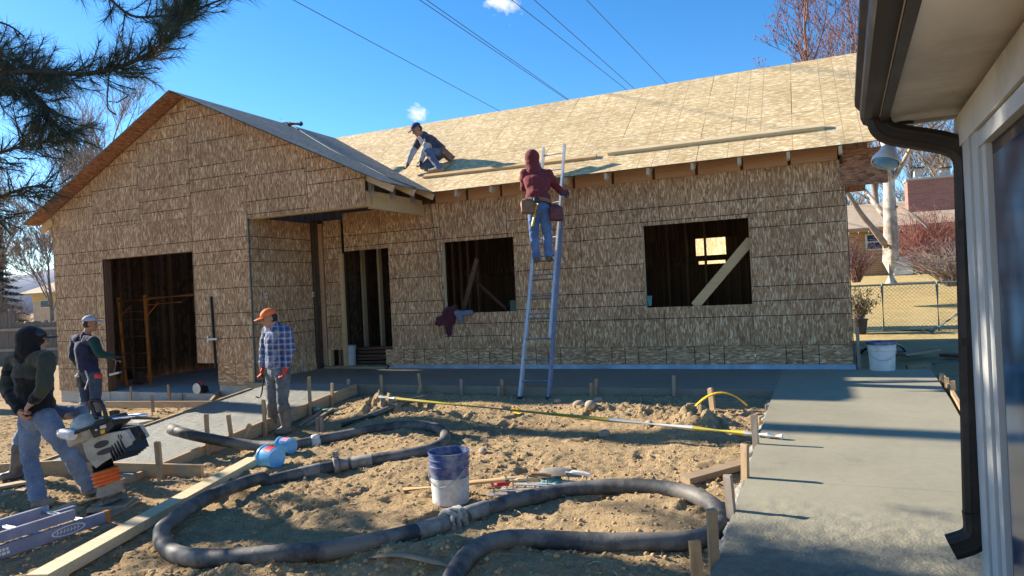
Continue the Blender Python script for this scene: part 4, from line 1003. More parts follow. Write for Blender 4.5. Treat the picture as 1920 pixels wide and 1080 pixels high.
# ------------------------------------------------------------------ blue ladder lying at lower left
def ground_ladder():
    a = hit(-60, 1072); b = hit(203, 984); d = (b-a); d.z = 0; d.normalize(); sd = V((-d.y, d.x, 0))       # sd points away from the camera
    a.z = b.z = .5*(gh(a.x, a.y)+gh(b.x, b.y))+.052; L = (b-a).length
    T = thing('extension_ladder', a, 'blue fibreglass extension ladder lying flat with white lettering on its rail', 'ladder')
    R1 = lambda off, z, s0, s1, w=.03, h=.085: MB().beam(a+d*s0+sd*off+V((0,0,z)), a+d*s1+sd*off+V((0,0,z)), w, h)
    R1(0, 0, -.6, L).build('rail', 'blue_rail', T); R1(.40, 0, -.6, L).build('rail', 'blue_rail', T)
    R1(.045, .082, -.6, L-.22, .028, .07).build('rail', 'blue_rail', T); R1(.355, .082, -.6, L-.22, .028, .07).build('rail', 'blue_rail', T)
    for k in range(6):
        s0 = L-.12-.3*k; MB().tube([a+d*s0+V((0,0,.0))+sd*.01, a+d*s0+sd*.39], .017, 8).build('rung', 'aluminium', T, smooth=True)
        MB().tube([a+d*(s0-.14)+sd*.05+V((0,0,.08)), a+d*(s0-.14)+sd*.35+V((0,0,.08))], .017, 8).build('rung', 'aluminium', T, smooth=True)
    MB().box(a+d*(L-.01)-sd*.0, (.03,.04,.09), Matrix.Rotation(math.atan2(d.y, d.x), 3, 'Z')).build('end_cap', 'orange_paint', T)
    # markings on the near rail face: oval emblem ring with strokes, a block of lettering, a pale plate
    f = lambda s_, z: a+d*s_-sd*.0165+V((0,0,z))
    m = MB(); c0 = L-.30; n = 24
    for i in range(n):
        t0, t1 = 2*math.pi*i/n, 2*math.pi*(i+1)/n; m.add([f(c0+.12*math.cos(t0), .033*math.sin(t0)), f(c0+.12*math.cos(t1), .033*math.sin(t1)), f(c0+.108*math.cos(t1), .027*math.sin(t1)), f(c0+.108*math.cos(t0), .027*math.sin(t0))], [(0,1,2,3)])
    for k in range(7):
        s0 = c0-.085+.024*k; m.add([f(s0, -.013), f(s0+.006, -.013), f(s0+.012, .014), f(s0+.006, .014)], [(0,1,2,3)]); m.add([f(s0+.004, -.002), f(s0+.018, -.002), f(s0+.018, .003), f(s0+.004, .003)], [(0,1,2,3)])
    m.build('emblem', 'white_plastic', T)
    m = MB(); random.seed(3)
    for row in range(2):
        s0 = L-.92
        while s0 < L-.70:
            wd = random.uniform(.012, .026); zz = .012-.026*row
            m.add([f(s0, zz-.009), f(s0+wd, zz-.009), f(s0+wd, zz+.010), f(s0, zz+.010)], [(0,1,2,3)]); s0 += wd+.006
    m.build('lettering', 'white_plastic', T)
    m = MB().add([f(L-1.04, -.036), f(L-.965, -.036), f(L-.965, .033), f(L-1.04, .033)], [(0,1,2,3)]); m.build('rating_plate', 'form_wood', T)
ground_ladder()
# ------------------------------------------------------------------ stones, clods and straw
random.seed(21)
def rock(u, v, s, label):
    P = hitg(u, v, s*.35); m = MB(); m.ell(P, (s, s*.75, s*.6), Matrix.Rotation(random.uniform(0, 3), 3, 'Z'), 12, 8)
    m.v = [tuple(V(p)+(V(p)-P)*.25*noise.noise(V(p)*9)) for p in m.v]; tag(m.build('stone', 'stone', smooth=True, angle=60), label, 'stone', 'stones on the dirt')
for u, v, s in ((1086,758,.075), (1108,768,.085), (1122,750,.07), (1134,812,.08), (1045,752,.05), (1218,795,.045), (905,846,.05), (640,820,.05)): rock(u, v, s, 'rounded tan stone lying on the dirt')
m = MB(); 
ICO = [(0,0,1),(.89,0,.45),(.28,.85,.45),(-.72,.53,.45),(-.72,-.53,.45),(.28,-.85,.45),(.72,.53,-.45),(-.28,.85,-.45),(-.89,0,-.45),(-.28,-.85,-.45),(.72,-.53,-.45),(0,0,-1)]
ICF = [(0,1,2),(0,2,3),(0,3,4),(0,4,5),(0,5,1),(1,6,2),(2,7,3),(3,8,4),(4,9,5),(5,10,1),(6,7,2),(7,8,3),(8,9,4),(9,10,5),(10,6,1),(11,7,6),(11,8,7),(11,9,8),(11,10,9),(11,6,10)]
cnt = 0
while cnt < 22000:
    x = random.uniform(-9.5, -.5); y = 1.9+6.1*random.random()**1.3
    if -7.66 < x < -6.0 and y > 4.3: continue
    dens = .35+.65*max(0, noise.noise((x*.9, y*.9, 4))+.2)
    for a, b, hh, ra, rb in MOUNDS:
        if ((x-a)/ra)**2+((y-b)/rb)**2 < 1.2: dens += .5
    if random.random() > dens: continue
    s = .004+.019*random.random()**6
    if abs(x+6.2) < .9 and abs(y-3.9) < .5: s *= 1.7
    z = gh(x, y); o = V((x, y, z+s*.2)); q = Matrix.Rotation(random.uniform(0, 6), 3, 'Z')
    m.add([o + q @ V((p[0]*s*random.uniform(.7,1.2), p[1]*s*random.uniform(.6,1.1), p[2]*s*random.uniform(.5,.9))) for p in ICO], ICF); cnt += 1
tag(m.build('dirt_clods', 'clod', smooth=True, angle=None), 'small crumbly clods of brown dirt scattered over the yard', 'dirt clods', None, 'stuff')
m = MB()
for i in range(2600):
    x = random.uniform(-8, -.5); y = random.uniform(2, 8); z = gh(x, y)+.004; a = random.uniform(0, 6.28); L = random.uniform(.02, .10)
    if -7.66 < x < -6.0 and y > 4.3: continue
    p = V((x, y, z)); q = p+V((math.cos(a)*L, math.sin(a)*L, random.uniform(0, .015))); m.tube([p, p.lerp(q, .5)+V((0,0,.006)), q], random.choice((.0014,.002,.003)), 3)
tag(m.build('straw_litter', 'straw'), 'pale straw bits and twigs littering the dirt', 'straw', None, 'stuff')
# cement spill along the walk edge
m = MB()
for i in range(90):
    y = 2.6+i*.06; x = -.47+.02*(y-3)/5*4-.01+random.uniform(-.02, .015); o = V((x-.005, y, WALKZ(0, y)-.075+random.uniform(-.02, .01)))
    m.ell(o, (random.uniform(.015,.04), random.uniform(.04,.1), random.uniform(.02,.045)), Matrix.Rotation(random.uniform(-.6,.6), 3, 'Z'), 7, 5)
tag(m.build('cement_spill', 'cement_wet', smooth=True), 'lumpy spilled cement along the left edge of the walk', 'cement', None, 'stuff')
# ------------------------------------------------------------------ people
TMP = bpy.data.scenes.new('workbench')
def tmp_dg():
    with bpy.context.temp_override(scene=TMP, view_layer=TMP.view_layers[0]): return bpy.context.evaluated_depsgraph_get()
def fuse(mb, name, mats, parent, voxel=.011, smooth=4, wr=0.0, wscale=9, pick=None):
    me = bpy.data.meshes.new('tmp'); me.from_pydata(mb.v, [], mb.f); me.update()
    o = bpy.data.objects.new('tmp', me); TMP.collection.objects.link(o)
    md = o.modifiers.new('r', 'REMESH'); md.mode = 'VOXEL'; md.voxel_size = voxel; md.use_smooth_shade = True
    sm = o.modifiers.new('s', 'SMOOTH'); sm.iterations = smooth; sm.factor = .5
    ev = o.evaluated_get(tmp_dg())
    m2 = bpy.data.meshes.new_from_object(ev); bpy.data.objects.remove(o); bpy.data.meshes.remove(me)
    if wr:
        nv = len(m2.vertices); co = np.empty(nv*3, np.float32); no = np.empty(nv*3, np.float32)
        m2.vertices.foreach_get('co', co); m2.vertex_normals.foreach_get('vector', no); co = co.reshape(-1, 3); no = no.reshape(-1, 3)
        k = np.array([noise.noise((x*wscale, y*wscale, z*wscale*1.7)) + .5*noise.noise((x*wscale*2.3, y*wscale*2.3, z*wscale*3.6)) for x, y, z in co.tolist()], np.float32)
        m2.vertices.foreach_set('co', (co+no*(wr*k)[:, None]).ravel())
    m2.name = name
    m2.materials.clear()
    mats = mats if isinstance(mats, (list, tuple)) else [mats]
    for k in mats: m2.materials.append(MATS[k])
    idx = [pick(p.center) if pick else 0 for p in m2.polygons]
    m2.polygons.foreach_set('material_index', idx); m2.polygons.foreach_set('use_smooth', [True]*len(m2.polygons)); m2.update()
    ob = bpy.data.objects.new(name, m2); COL.objects.link(ob); adopt(ob, parent); return ob
def add_hand(m, wrist, fdir, across, s, curl=.5, thumb_side=1, r=1.0):
    f = fdir.normalized(); a = (across-f*across.dot(f)).normalized(); n = f.cross(a)
    m.cap(wrist, wrist+f*.03*s, .026*s*r, .03*s*r, 10)
    q = Matrix((a, f, n)).transposed(); m.ell(wrist+f*.055*s, (.04*s*r, .052*s*r, .019*s*r), q, 10, 8)
    for i, L in enumerate((.066, .076, .070, .054)):
        b = wrist+f*.095*s+a*((i-1.5)*.0205*s); d1 = (f*math.cos(curl*.7)-n*math.sin(curl*.7)); d2 = (f*math.cos(curl*1.9)-n*math.sin(curl*1.9))
        k1 = b+d1*L*.5*s; m.cap(b-f*.02*s, k1, .0105*s*r, .0095*s*r, 8); m.cap(k1, k1+d2*L*.5*s, .0095*s*r, .0085*s*r, 8)
    b = wrist+f*.03*s+a*(-.034*thumb_side*s); t1 = b+(f*.6-a*.6*thumb_side-n*.25).normalized()*.04*s; m.cap(b, t1, .013*s*r, .011*s*r, 8); m.cap(t1, t1+(f*.9-a*.1*thumb_side-n*.4).normalized()*.03*s, .011*s*r, .009*s*r, 8)
def person(label, D, s, px, face, up=(0,0,1), pants='denim', top='black_fleece', boots='work_boot', hands=None, head='cap', capm='navy_cap', skin='skin', boot_high=False, top_pick=None, wr=.006, extras=None, sleeves=True, tilt=0.0, hand_dirs=None, curl=.55, belly=1.0, leg=1.0, group=None):
    J = {k: (atd(v[0], v[1], D+(v[2] if len(v) > 2 else 0)) if not isinstance(v, Vector) else v) for k, v in px.items()}
    zmin = min(J[k].z for k in ('toeL','toeR','ankL','ankR'))
    T = thing('person', (J['hipL'].x, J['hipL'].y, zmin-.05), label, 'person', group)
    fwd = (R*face[0]+F*face[1]).normalized(); hup = V(up).normalized(); rt = fwd.cross(hup).normalized(); hup = rt.cross(fwd)
    hf = (fwd*math.cos(tilt)-hup*math.sin(tilt)); hu = rt.cross(hf)
    HQ = Matrix((rt, hf, hu)).transposed(); H = J['head']
    X = lambda x, y, z: H + HQ @ (V((x, y, z))*s)
    hipc = (J['hipL']+J['hipR'])*.5; shc = (J['shL']+J['shR'])*.5; neck = J['neck']
    chest = shc.lerp(hipc, .28); waist = shc.lerp(hipc, .72)
    ax = (J['shR']-J['shL']).normalized(); sp = (shc-hipc).normalized(); fr = sp.cross(ax).normalized(); TQ = Matrix((ax, fr, sp)).transposed()
    # body: one continuous skin surface
    m = MB()
    m.ell(X(0, -.008, .02), (.074*s, .094*s, .105*s), HQ); m.ell(X(0, .03, -.05), (.056*s, .062*s, .068*s), HQ)
    m.cap(X(0, .088, .005), X(0, .106, -.025), .011*s, .016*s, 8); m.ell(X(0, .075, -.062), (.028*s, .02*s, .014*s), HQ); m.ell(X(0, .082, .028), (.05*s, .014*s, .012*s), HQ)
    for k in (-1, 1): m.ell(X(k*.076, -.008, -.005), (.012*s, .024*s, .034*s), HQ)
    m.ell(X(0, .065, -.10), (.026*s, .022*s, .018*s), HQ)
    m.cap(X(0, -.015, -.06), neck-sp*.03, .05*s, .058*s)
    m.ell(chest, (.15*s, .095*s, .17*s), TQ); m.ell(waist, (.125*s, .09*s, .14*s), TQ); m.ell(hipc, (.14*s, .10*s, .10*s), TQ); m.cap(neck-sp*.02, chest, .06*s, .1*s)
    for k in 'LR':
        m.cap(J['sh'+k], J['el'+k], .046*s, .036*s); m.cap(J['el'+k], J['wr'+k], .036*s, .026*s); m.cap(shc, J['sh'+k], .06*s, .048*s)
        m.cap(J['hip'+k], J['kn'+k], .07*s, .052*s); m.cap(J['kn'+k], J['ank'+k], .05*s, .035*s); m.cap(J['ank'+k], J['toe'+k], .036*s, .03*s)
    hd = hand_dirs or {}
    for k, sg in (('L', -1), ('R', 1)):
        fd = hd.get(k) or (J['wr'+k]-J['el'+k]).normalized(); fd = R*fd[0]+F*fd[1]+U*fd[2] if isinstance(fd, tuple) else fd
        ac = basis(fd, fwd)[0] if abs(fd.dot(fwd)) < .9 else ax
        if not hands: add_hand(m, J['wr'+k], fd, ac, s, curl, sg)
        else: m.cap(J['wr'+k], J['wr'+k]+fd*.06*s, .022*s, .02*s)
    fuse(m, 'body', skin, T, .0085*max(s, .9), 3)
    m = MB()
    for k in (-1, 1): m.ell(X(k*.031, .079, .012), .010*s, None, 8, 6)
    m.build('eyes', 'hair', T, smooth=True)
    if hands:
        for k, sg in (('L', -1), ('R', 1)):
            m = MB(); fd = hd.get(k) or (J['wr'+k]-J['el'+k]).normalized(); fd = R*fd[0]+F*fd[1]+U*fd[2] if isinstance(fd, tuple) else fd
            ac = basis(fd, fwd)[0] if abs(fd.dot(fwd)) < .9 else ax
            add_hand(m, J['wr'+k], fd, ac, s, curl, sg, 1.22); m.cap(J['wr'+k]-fd*.05*s, J['wr'+k]+fd*.02*s, .04*s, .036*s); fuse(m, 'glove', hands, T, .007, 2)
    # trousers
    m = MB(); m.ell(hipc+sp*.01, (.165*s, .125*s, .12*s), TQ); m.ell(hipc+sp*.09*s, (.15*s*belly, .112*s*belly, .07*s), TQ)
    for k in 'LR':
        h, kn, an = J['hip'+k], J['kn'+k], J['ank'+k]
        m.cap(h, kn, .094*s*leg, .070*s*leg); end = an.lerp(kn, .04 if not boot_high else .62); m.cap(kn, end, .069*s*leg, (.062 if not boot_high else .058)*s*leg)
        if not boot_high: m.cap(end.lerp(kn, .12), end, .064*s*leg, .068*s*leg)
    fuse(m, 'trousers', pants, T, .0105, 3, wr*1.7, 9)
    # top
    m = MB(); m.ell(chest, (.2*s, .14*s*belly, .2*s), TQ); m.ell(waist, (.18*s*belly, .14*s*belly, .17*s), TQ); m.ell(hipc+sp*.10*s, (.182*s*belly, .142*s*belly, .08*s), TQ); m.cap(chest, waist, .155*s, .15*s)
    m.cap(neck-sp*.05*s, neck+sp*.0*s, .085*s, .068*s)
    for k in 'LR':
        m.cap(shc.lerp(J['sh'+k], .4), J['sh'+k], .088*s, .074*s); m.cap(J['sh'+k], J['el'+k], .078*s, .064*s)
        e = J['wr'+k].lerp(J['el'+k], .06); m.cap(J['el'+k], e, .063*s, .047*s)
        if head in ('hood',): m.cap(e.lerp(J['el'+k], .16), e, .047*s, .042*s)
    fuse(m, 'top', top, T, .0105, 3, wr*1.5, 9, pick=(lambda c: top_pick(c, J, s)) if top_pick else None)
    # boots
    for k in 'LR':
        m = MB(); an, to = J['ank'+k], J['toe'+k]; fd = (to-an); 
        m.cap(an-V((0,0,.02*s)), to, .05*s, .042*s); heel = an-fd*.25; m.cap(V((heel.x, heel.y, to.z)), to, .044*s, .046*s)
        if boot_high: m.cap(an, an.lerp(J['kn'+k], .72), .06*s, .078*s); m.cap(an.lerp(J['kn'+k], .68), an.lerp(J['kn'+k], .74), .083*s, .083*s)
        else: m.cap(an, an.lerp(J['kn'+k], .14), .05*s, .055*s)
        fuse(m, 'boot', boots, T, .0085, 3, .002)
    # headwear
    if head in ('cap', 'hoodcap'):
        m = MB(); dome = MB(); dome.ell(X(0, -.006, .045), (.089*s, .108*s, .088*s), HQ, 18, 10)
        keep = [i for i, f in enumerate(dome.f) if (HQ.transposed() @ (sum((V(dome.v[j]) for j in f), V())/len(f)-X(0,0,.032))).z > 0]
        m.v = dome.v; m.f = [dome.f[i] for i in keep]; m.m = [0]*len(keep); c_ = m.build('cap', capm, T, smooth=True, angle=None)
        so = c_.modifiers.new('thick', 'SOLIDIFY'); so.thickness = .004
        b = MB(); n = 12; vs = []
        for j, rr in enumerate((0, 1)):
            for i in range(n+1):
                t = math.pi*(.12+.76*i/n); y = .072+.02+(.085*rr)*math.sin(t)**.6; vs.append(X(math.cos(t)*(.083-.006*rr), (.05+.052*math.sin(t)) if rr == 0 else (.055+.13*math.sin(t)**.8), .048-.012*rr-.012*abs(math.cos(t))))
        fs = [(i, i+1, n+2+i, n+1+i) for i in range(n)]; b.add(vs, fs); bo = b.build('brim', capm, c_, smooth=True, angle=None); so = bo.modifiers.new('t', 'SOLIDIFY'); so.thickness = .006
        MB().ell(X(0, -.0, .133), .010*s, None, 8, 6).build('button', capm, c_, smooth=True)
        hr = MB(); hr.ell(X(0, -.026, .0), (.080*s, .08*s, .072*s), HQ, 14, 9); hr.build('hair', 'hair', T, smooth=True)
    if head in ('hood', 'hoodcap'):
        m = MB(); m.ell(X(0, -.034, .02), (.112*s, .12*s, .128*s), HQ); m.ell(X(0, -.04, -.06), (.108*s, .112*s, .1*s), HQ); m.cap(X(0, -.04, -.08), neck-sp*.03*s, .1*s, .13*s)
        m.cap(X(0, -.10, -.05), X(0, -.11, -.12), .05*s, .05*s)
        fuse(m, 'hood', capm if head == 'hood' else (top[0] if isinstance(top, (list, tuple)) else top), T, .009, 3, .004)
    if head == 'hoodcap':
        pass
    if extras: extras(T, J, s, TQ, hipc, sp, ax, fr)
    return T, J
def pouch(T, c, q, size, mat, name='tool_pouch'):
    m = MB(); m.ell(c, (size[0]/2, size[1]/2, size[2]/2), q); m.box(c+q @ V((0, 0, -size[2]*.1)), (size[0]*.85, size[1]*.8, size[2]*.75), q); fuse(m, name, mat, T, .010, 4, .004)
def belt(T, hipc, sp, TQ, s, mat='brown_leather', k=1.0):
    m = MB(); pts = [hipc+sp*.085*s+TQ @ V((math.cos(t)*.178*s*k, math.sin(t)*.138*s*k, 0)) for t in np.linspace(0, 2*math.pi, 25)]
    for i in range(24): m.beam(pts[i], pts[i+1], .012, .05, sp)
    m.build('belt', mat, T)
foot = lambda u, v, dz=.045: hitg(u, v, dz)
# 1 hooded worker by the rammer
p0 = hitg(80, 940); D1 = (p0-EYE).dot(F)
def olive(c, J, s):
    t = (c-J['hipL']).dot((J['neck']-J['hipL']).normalized())/(J['neck']-J['hipL']).length
    arm = min((c-J['elL']).length, (c-J['elR']).length)
    return 1 if t > .66+.05*noise.noise(c*6) else (1 if arm < .11 else 0)
person('worker in black and olive hoodie and jeans standing hands behind back beside the rammer', D1, .95,
  {'head': (64,640,-.02), 'neck': (56,659,0), 'shL': (26,676,.13), 'shR': (88,672,-.12), 'elL': (12,727,.02), 'elR': (84,724,-.22), 'wrL': (36,768,-.16), 'wrR': (62,752,-.22),
   'hipL': (56,786,.07), 'hipR': (86,784,-.07), 'knL': (56,858,.03), 'knR': (124,842,-.05), 'ankL': foot(72,936,.085), 'toeL': foot(92,942), 'ankR': foot(166,912,.085), 'toeR': foot(186,916)},
  (.8,.45), pants='denim', top=['black_fleece','olive_fleece'], boots='tan_boot', head='hoodcap', capm='black_plastic', top_pick=olive, hand_dirs={'L': (.5,-.1,-.75), 'R': (-.5,-.1,-.6)}, curl=1.0, leg=1.08, belly=1.05, wr=.008)
# 2 worker in grey cap
D2 = 10.05
fz = lambda u, v, off=0, dz=.08: atd(u, v, D2+off)
def green(c, J, s):
    return 1 if min((c-J['shR'].lerp(J['elR'], t)).length for t in (.15, .4, .7, 1)) < .085 or (c-J['elR'].lerp(J['wrR'], .5)).length < .12 or (c-J['elL'].lerp(J['wrL'], .5)).length < .13 else 0
def belt2(T, J, s, TQ, hipc, sp, ax, fr):
    belt(T, hipc, sp, TQ, s, 'black_plastic'); pouch(T, atd(184, 704, D2-.16), TQ, (.13,.08,.09), 'red_glove'); pouch(T, atd(150, 712, D2-.05), TQ, (.16,.1,.22), 'black_plastic')
    m = MB(); m.tube([atd(160,730,D2-.2), atd(166,712,D2-.2), atd(160,695,D2-.2)], .012, 7); m.build('hammer', 'galv', T, smooth=True)
person('worker in grey cap and navy hoodie with green sleeves standing before the garage', D2, .95,
  {'head': (169,607), 'neck': (160,627), 'shL': (141,636,.10), 'shR': (175,639,-.12), 'elL': (137,668,.05), 'elR': (188,664,-.18), 'wrL': (150,690,.16), 'wrR': (211,668,-.1),
   'hipL': (158,708,.06), 'hipR': (178,708,-.06), 'knL': (160,748,.04), 'knR': (180,748,-.05), 'ankL': fz(160,783,.02), 'toeL': fz(172,787,.05), 'ankR': fz(182,784,-.06), 'toeR': fz(195,788,-.04)},
  (.85,.45), pants='denim_dark', top=['navy_fleece','green_sleeve'], boots='rubber_boot', boot_high=True, hands='black_glove', head='cap', capm='grey_cap', top_pick=green, extras=belt2, leg=1.1, skin='skin_tan')
T = thing('hand_trowel', atd(215,676,D2-.1), 'small steel trowel held by the worker in the grey cap', 'trowel')
MB().tube([atd(212,674,D2-.1), atd(226,678,D2-.1)], .012, 7).build('handle', 'lumber', T, smooth=True)
MB().prism([atd(204,701,D2-.12), atd(222,697,D2-.12), atd(223,700,D2-.12), atd(205,705,D2-.12)], F*.08).build('blade', 'galv', T)
MB().tube([atd(218,676,D2-.1), atd(214,699,D2-.1)], .008, 6).build('shank', 'galv', T, smooth=True)
# 3 plaid shirt, orange cap
p0 = hitg(532, 813); D3 = (p0-EYE).dot(F)
person('worker in orange cap, blue plaid shirt, red gloves and rubber boots beside the ramp', D3, .93,
  {'head': (505,597,-.03), 'neck': (517,612), 'shL': (537,622,-.13), 'shR': (502,621,.13), 'elL': (545,656,-.12), 'elR': (495,655,.12), 'wrL': (536,688,-.16), 'wrR': (492,686,.05),
   'hipL': (530,698,-.07), 'hipR': (513,697,.07), 'knL': (530,750,-.08), 'knR': (511,747,.10), 'ankL': (537,800,-.05), 'toeL': (520,810,-.10), 'ankR': (511,793,.16), 'toeR': (498,799,.1)},
  (-.85,-.45), pants='denim_muddy', top='plaid_shirt', boots='rubber_boot', boot_high=True, hands='red_glove', head='cap', capm='orange_cap', tilt=.35, hand_dirs={'L': (-.25,-.1,-.9), 'R': (-.05,-.1,-.9)}, belly=1.06, leg=1.08, wr=.006)
T = thing('hook_rod', atd(494, 738, D3-.0), 'thin black hooked rod held by the plaid-shirted worker', 'rod')
MB().tube(smoothpath([atd(491,696,D3+.03), atd(493,715,D3+.03), atd(491,735,D3+.03), atd(487,745,D3+.03), atd(480,744,D3+.03)], 4), .009, 7).build('rod', 'black_metal', T, smooth=True)
MB().tube([atd(491,690,D3+.03), atd(492,706,D3+.03)], .015, 8).build('grip', 'black_plastic', T, smooth=True)
# 4 crouching worker behind the hooded one
D4 = D1+.75
person('worker in jeans and rubber boots crouching behind the hooded worker', D4, .92,
  {'head': (40,700,0), 'neck': (50,712), 'shL': (52,728,.15), 'shR': (66,730,-.15), 'elL': (75,760,.2), 'elR': (84,764,-.12), 'wrL': (110,772,.2), 'wrR': (118,776,-.05),
   'hipL': (66,772,.08), 'hipR': (66,778,-.08), 'knL': (152,772,.1), 'knR': (40,820,-.05), 'ankL': atd(150,850,D4+.1), 'toeL': atd(172,862,D4+.1), 'ankR': hitg(30,884,.08), 'toeR': hitg(6,894,.045)},
  (.7,.3), pants='denim', top='charcoal_shirt', boots='rubber_boot', boot_high=True, head='cap', capm='navy_cap', tilt=.5, leg=1.05)
# ------------------------------------------------------------------ extension ladder against the eave
LB_ = {}
def ladder():
    fl = V((-3.62, 7.98, 0)); fl = onY(975, 741, 7.98); fr_ = onY(1029, 741, 7.98); fr_.z = fl.z = min(fl.z, gh(fl.x, fl.y)+.02)
    tl = onY(1019, 282, 9.80); tr = onY(1064, 274, 9.80)
    top = tl.z
    T = thing('extension_ladder', fl, 'blue-railed aluminium extension ladder leaning on the eave', 'ladder')
    d = (tl-fl).normalized(); L = (tl-fl).length; wdt = (fr_-fl); nrm = wdt.normalized().cross(d).normalized()    # towards the camera
    if nrm.y > 0: nrm = -nrm
    P = lambda s, k, off=0: fl+(tl-fl)*s*(1-k)+(fr_-fl)*k+(tr-fr_)*s*k+nrm*off
    Lb = .62
    for k in (0, 1):
        MB().beam(P(0, k), P(Lb, k), .032, .075, nrm).build('rail', 'aluminium' if k == 0 else 'blue_rail', T)
        MB().beam(P(.20, .07 if k == 0 else .93, .05), P(1, .07 if k == 0 else .93, .05), .028, .06, nrm).build('fly_rail', 'aluminium', T)
        MB().beam(P(.20, k, -.02), P(Lb+.08, k, -.02), .012, .05, nrm).build('rail_guide', 'blue_rail', T)
        MB().box(P(0, k)+V((0,0,-.01)), (.05,.09,.03)).build('foot', 'black_plastic', T)
    n = 13
    for i in range(n):
        s = (.055+.0745*i)
        if s < Lb: MB().tube([P(s, .0), P(s, 1)], .018, 8).build('rung', 'aluminium', T, smooth=True)
        if s > .24: MB().tube([P(s+.012, .07, .05), P(s+.012, .93, .05)], .017, 8).build('rung', 'aluminium', T, smooth=True)
    LB_['P'] = P; LB_['n'] = nrm
ladder()
P = LB_['P']; sb = None
# rung nearest to the pixel height of his boots
best = min((abs((540-FPX*((P(.055+.0745*i+.012, .5, .05)-EYE).dot(U))/((P(.055+.0745*i+.012, .5, .05)-EYE).dot(F)))-494), i) for i in range(13))[1]
rung = P(.055+.0745*best+.012, .5, .05); D5 = (rung-EYE).dot(F)
def belt5(T, J, s, TQ, hipc, sp, ax, fr):
    belt(T, hipc, sp, TQ, s, 'brown_leather', 1.05); pouch(T, atd(990, 386, D5-.32), TQ, (.22,.13,.22), 'brown_leather'); pouch(T, atd(1043, 398, D5-.28), TQ, (.20,.13,.24), 'maroon_leather'); pouch(T, atd(1006, 374, D5-.38), TQ, (.09,.05,.08), 'black_plastic')
    m = MB(); m.tube([atd(1008,382,D5-.40), atd(1002,404,D5-.42), atd(998,424,D5-.43)], .017, 8); m.build('hammer', 'yellow_strap', T, smooth=True)
person('worker in maroon hoodie and tool belt climbing the ladder, seen from behind', D5, .95,
  {'head': (997,299,-.02), 'neck': (1001,317,-.06), 'shL': (984,325,-.06), 'shR': (1028,327,-.06), 'elL': (983,352,.12), 'elR': (1041,349,.02), 'wrL': (1004,340,.33), 'wrR': (1056,362,.06),
   'hipL': (1000,390,-.2), 'hipR': (1020,391,-.2), 'knL': (1001,436,-.14), 'knR': (1026,436,-.12), 'ankL': (1006,482,-.06), 'toeL': (1004,488,.12), 'ankR': (1029,480,-.05), 'toeR': (1031,486,.12)},
  (-.15,1), pants='denim_blue', top='maroon_fleece', boots='work_boot', head='hood', capm='maroon_fleece', hands='navy_cap', hand_dirs={'R': (.5,.4,.1)}, curl=1.0, extras=belt5, belly=1.03, wr=.008)
# ------------------------------------------------------------------ worker kneeling on the roof
def onroof(u, v, lift=0.0):
    d = ray(u, v); z0 = EZ0+TH*1.1+lift
    t = (z0-EY0*SL-CAMZ)/(d.z-SL*d.y); return EYE+d*t
D6 = (onroof(805, 318)-EYE).dot(F)
rf = lambda u, v, l=.05: onroof(u, v, l)
def belt6(T, J, s, TQ, hipc, sp, ax, fr):
    pouch(T, atd(835, 288, D6-.1), TQ, (.2,.14,.3), 'brown_leather'); belt(T, hipc, sp, TQ, s, 'brown_leather', 1.03)
person('worker in navy cap and grey-sleeved shirt kneeling on the sunlit roof', D6, .93,
  {'head': (782,243,-.05), 'neck': (793,252), 'shL': (804,260,-.14), 'shR': (789,260,.14), 'elL': (796,284,-.12), 'elR': (774,284,.1), 'wrL': (790,300,-.10), 'wrR': (765,306,.05),
   'hipL': (826,287,-.06), 'hipR': (828,288,.10), 'knL': (801,284,-.16), 'knR': rf(793,312,.08), 'ankL': rf(824,314,.10), 'toeL': rf(806,321,.05), 'ankR': rf(828,312,.07), 'toeR': rf(838,310,.05)},
  (-.75,-.35), pants='denim_slate', top=['charcoal_shirt','grey_sleeve'], boots='tan_boot', head='cap', capm='navy_cap', tilt=.6, hands='black_glove', extras=belt6,
  top_pick=lambda c, J, s: 1 if min((c-J['elL'].lerp(J['wrL'], t)).length for t in (-.5, 0, .4, .8)) < .1 or min((c-J['elR'].lerp(J['wrR'], t)).length for t in (0, .4, .8)) < .09 else 0)
# lumber on the roof
def roofboard(p0, p1, w, h, label, mat='lumber'):
    a = onroof(*p0, h/2+.006); b = onroof(*p1, h/2+.006); tag(MB().beam(a, b, w, h, V((0,-SL,1)).normalized()).build('roof_board', mat), label, 'board')
roofboard((795,331), (1118,293), .09, .04, 'long board lying on the roof between the two roofers')
roofboard((1140,287), (1546,237), .09, .05, 'long board lying alone on the sunlit roof beyond the ladder', 'lumber_pale')
# air compressor tank and hose on the garage ridge
def ongable(u, v, lift=0):
    d = ray(u, v); z0 = GRZ+TH*1.1+lift+PITCHG*GRX; t = (z0-CAMZ)/(d.z+PITCHG*d.x); return EYE+d*t
c = ongable(545, 232, .06); T = thing('nail_gun', c-V((0,0,.1)), 'grey nail gun lying on the ridge of the garage roof', 'nail gun')
MB().tube([c-R*.03, c+R*.2], .05, 12).build('body', 'denim_slate', T, smooth=True); MB().tube([c+R*.21, c+R*.235], [.051,.03], 12).build('end_cap', 'black_plastic', T, smooth=True)
MB().box(c-R*.1-V((0,0,.02)), (.12,.07,.09)).build('head', 'aluminium', T); MB().tube([c+V((0,0,.0))-R*.05, c-R*.02-V((0,0,.05))], .02, 8).build('handle', 'black_plastic', T, smooth=True)
pts = [ongable(u, v, .012) for u, v in ((525,222),(555,240),(590,262),(630,285),(680,308),(730,333),(780,352))]
tag(MB().tube(smoothpath(pts, 5), .006, 6).build('air_hose', 'teal_edge', smooth=True), 'thin green air hose running down the garage roof', 'hose')
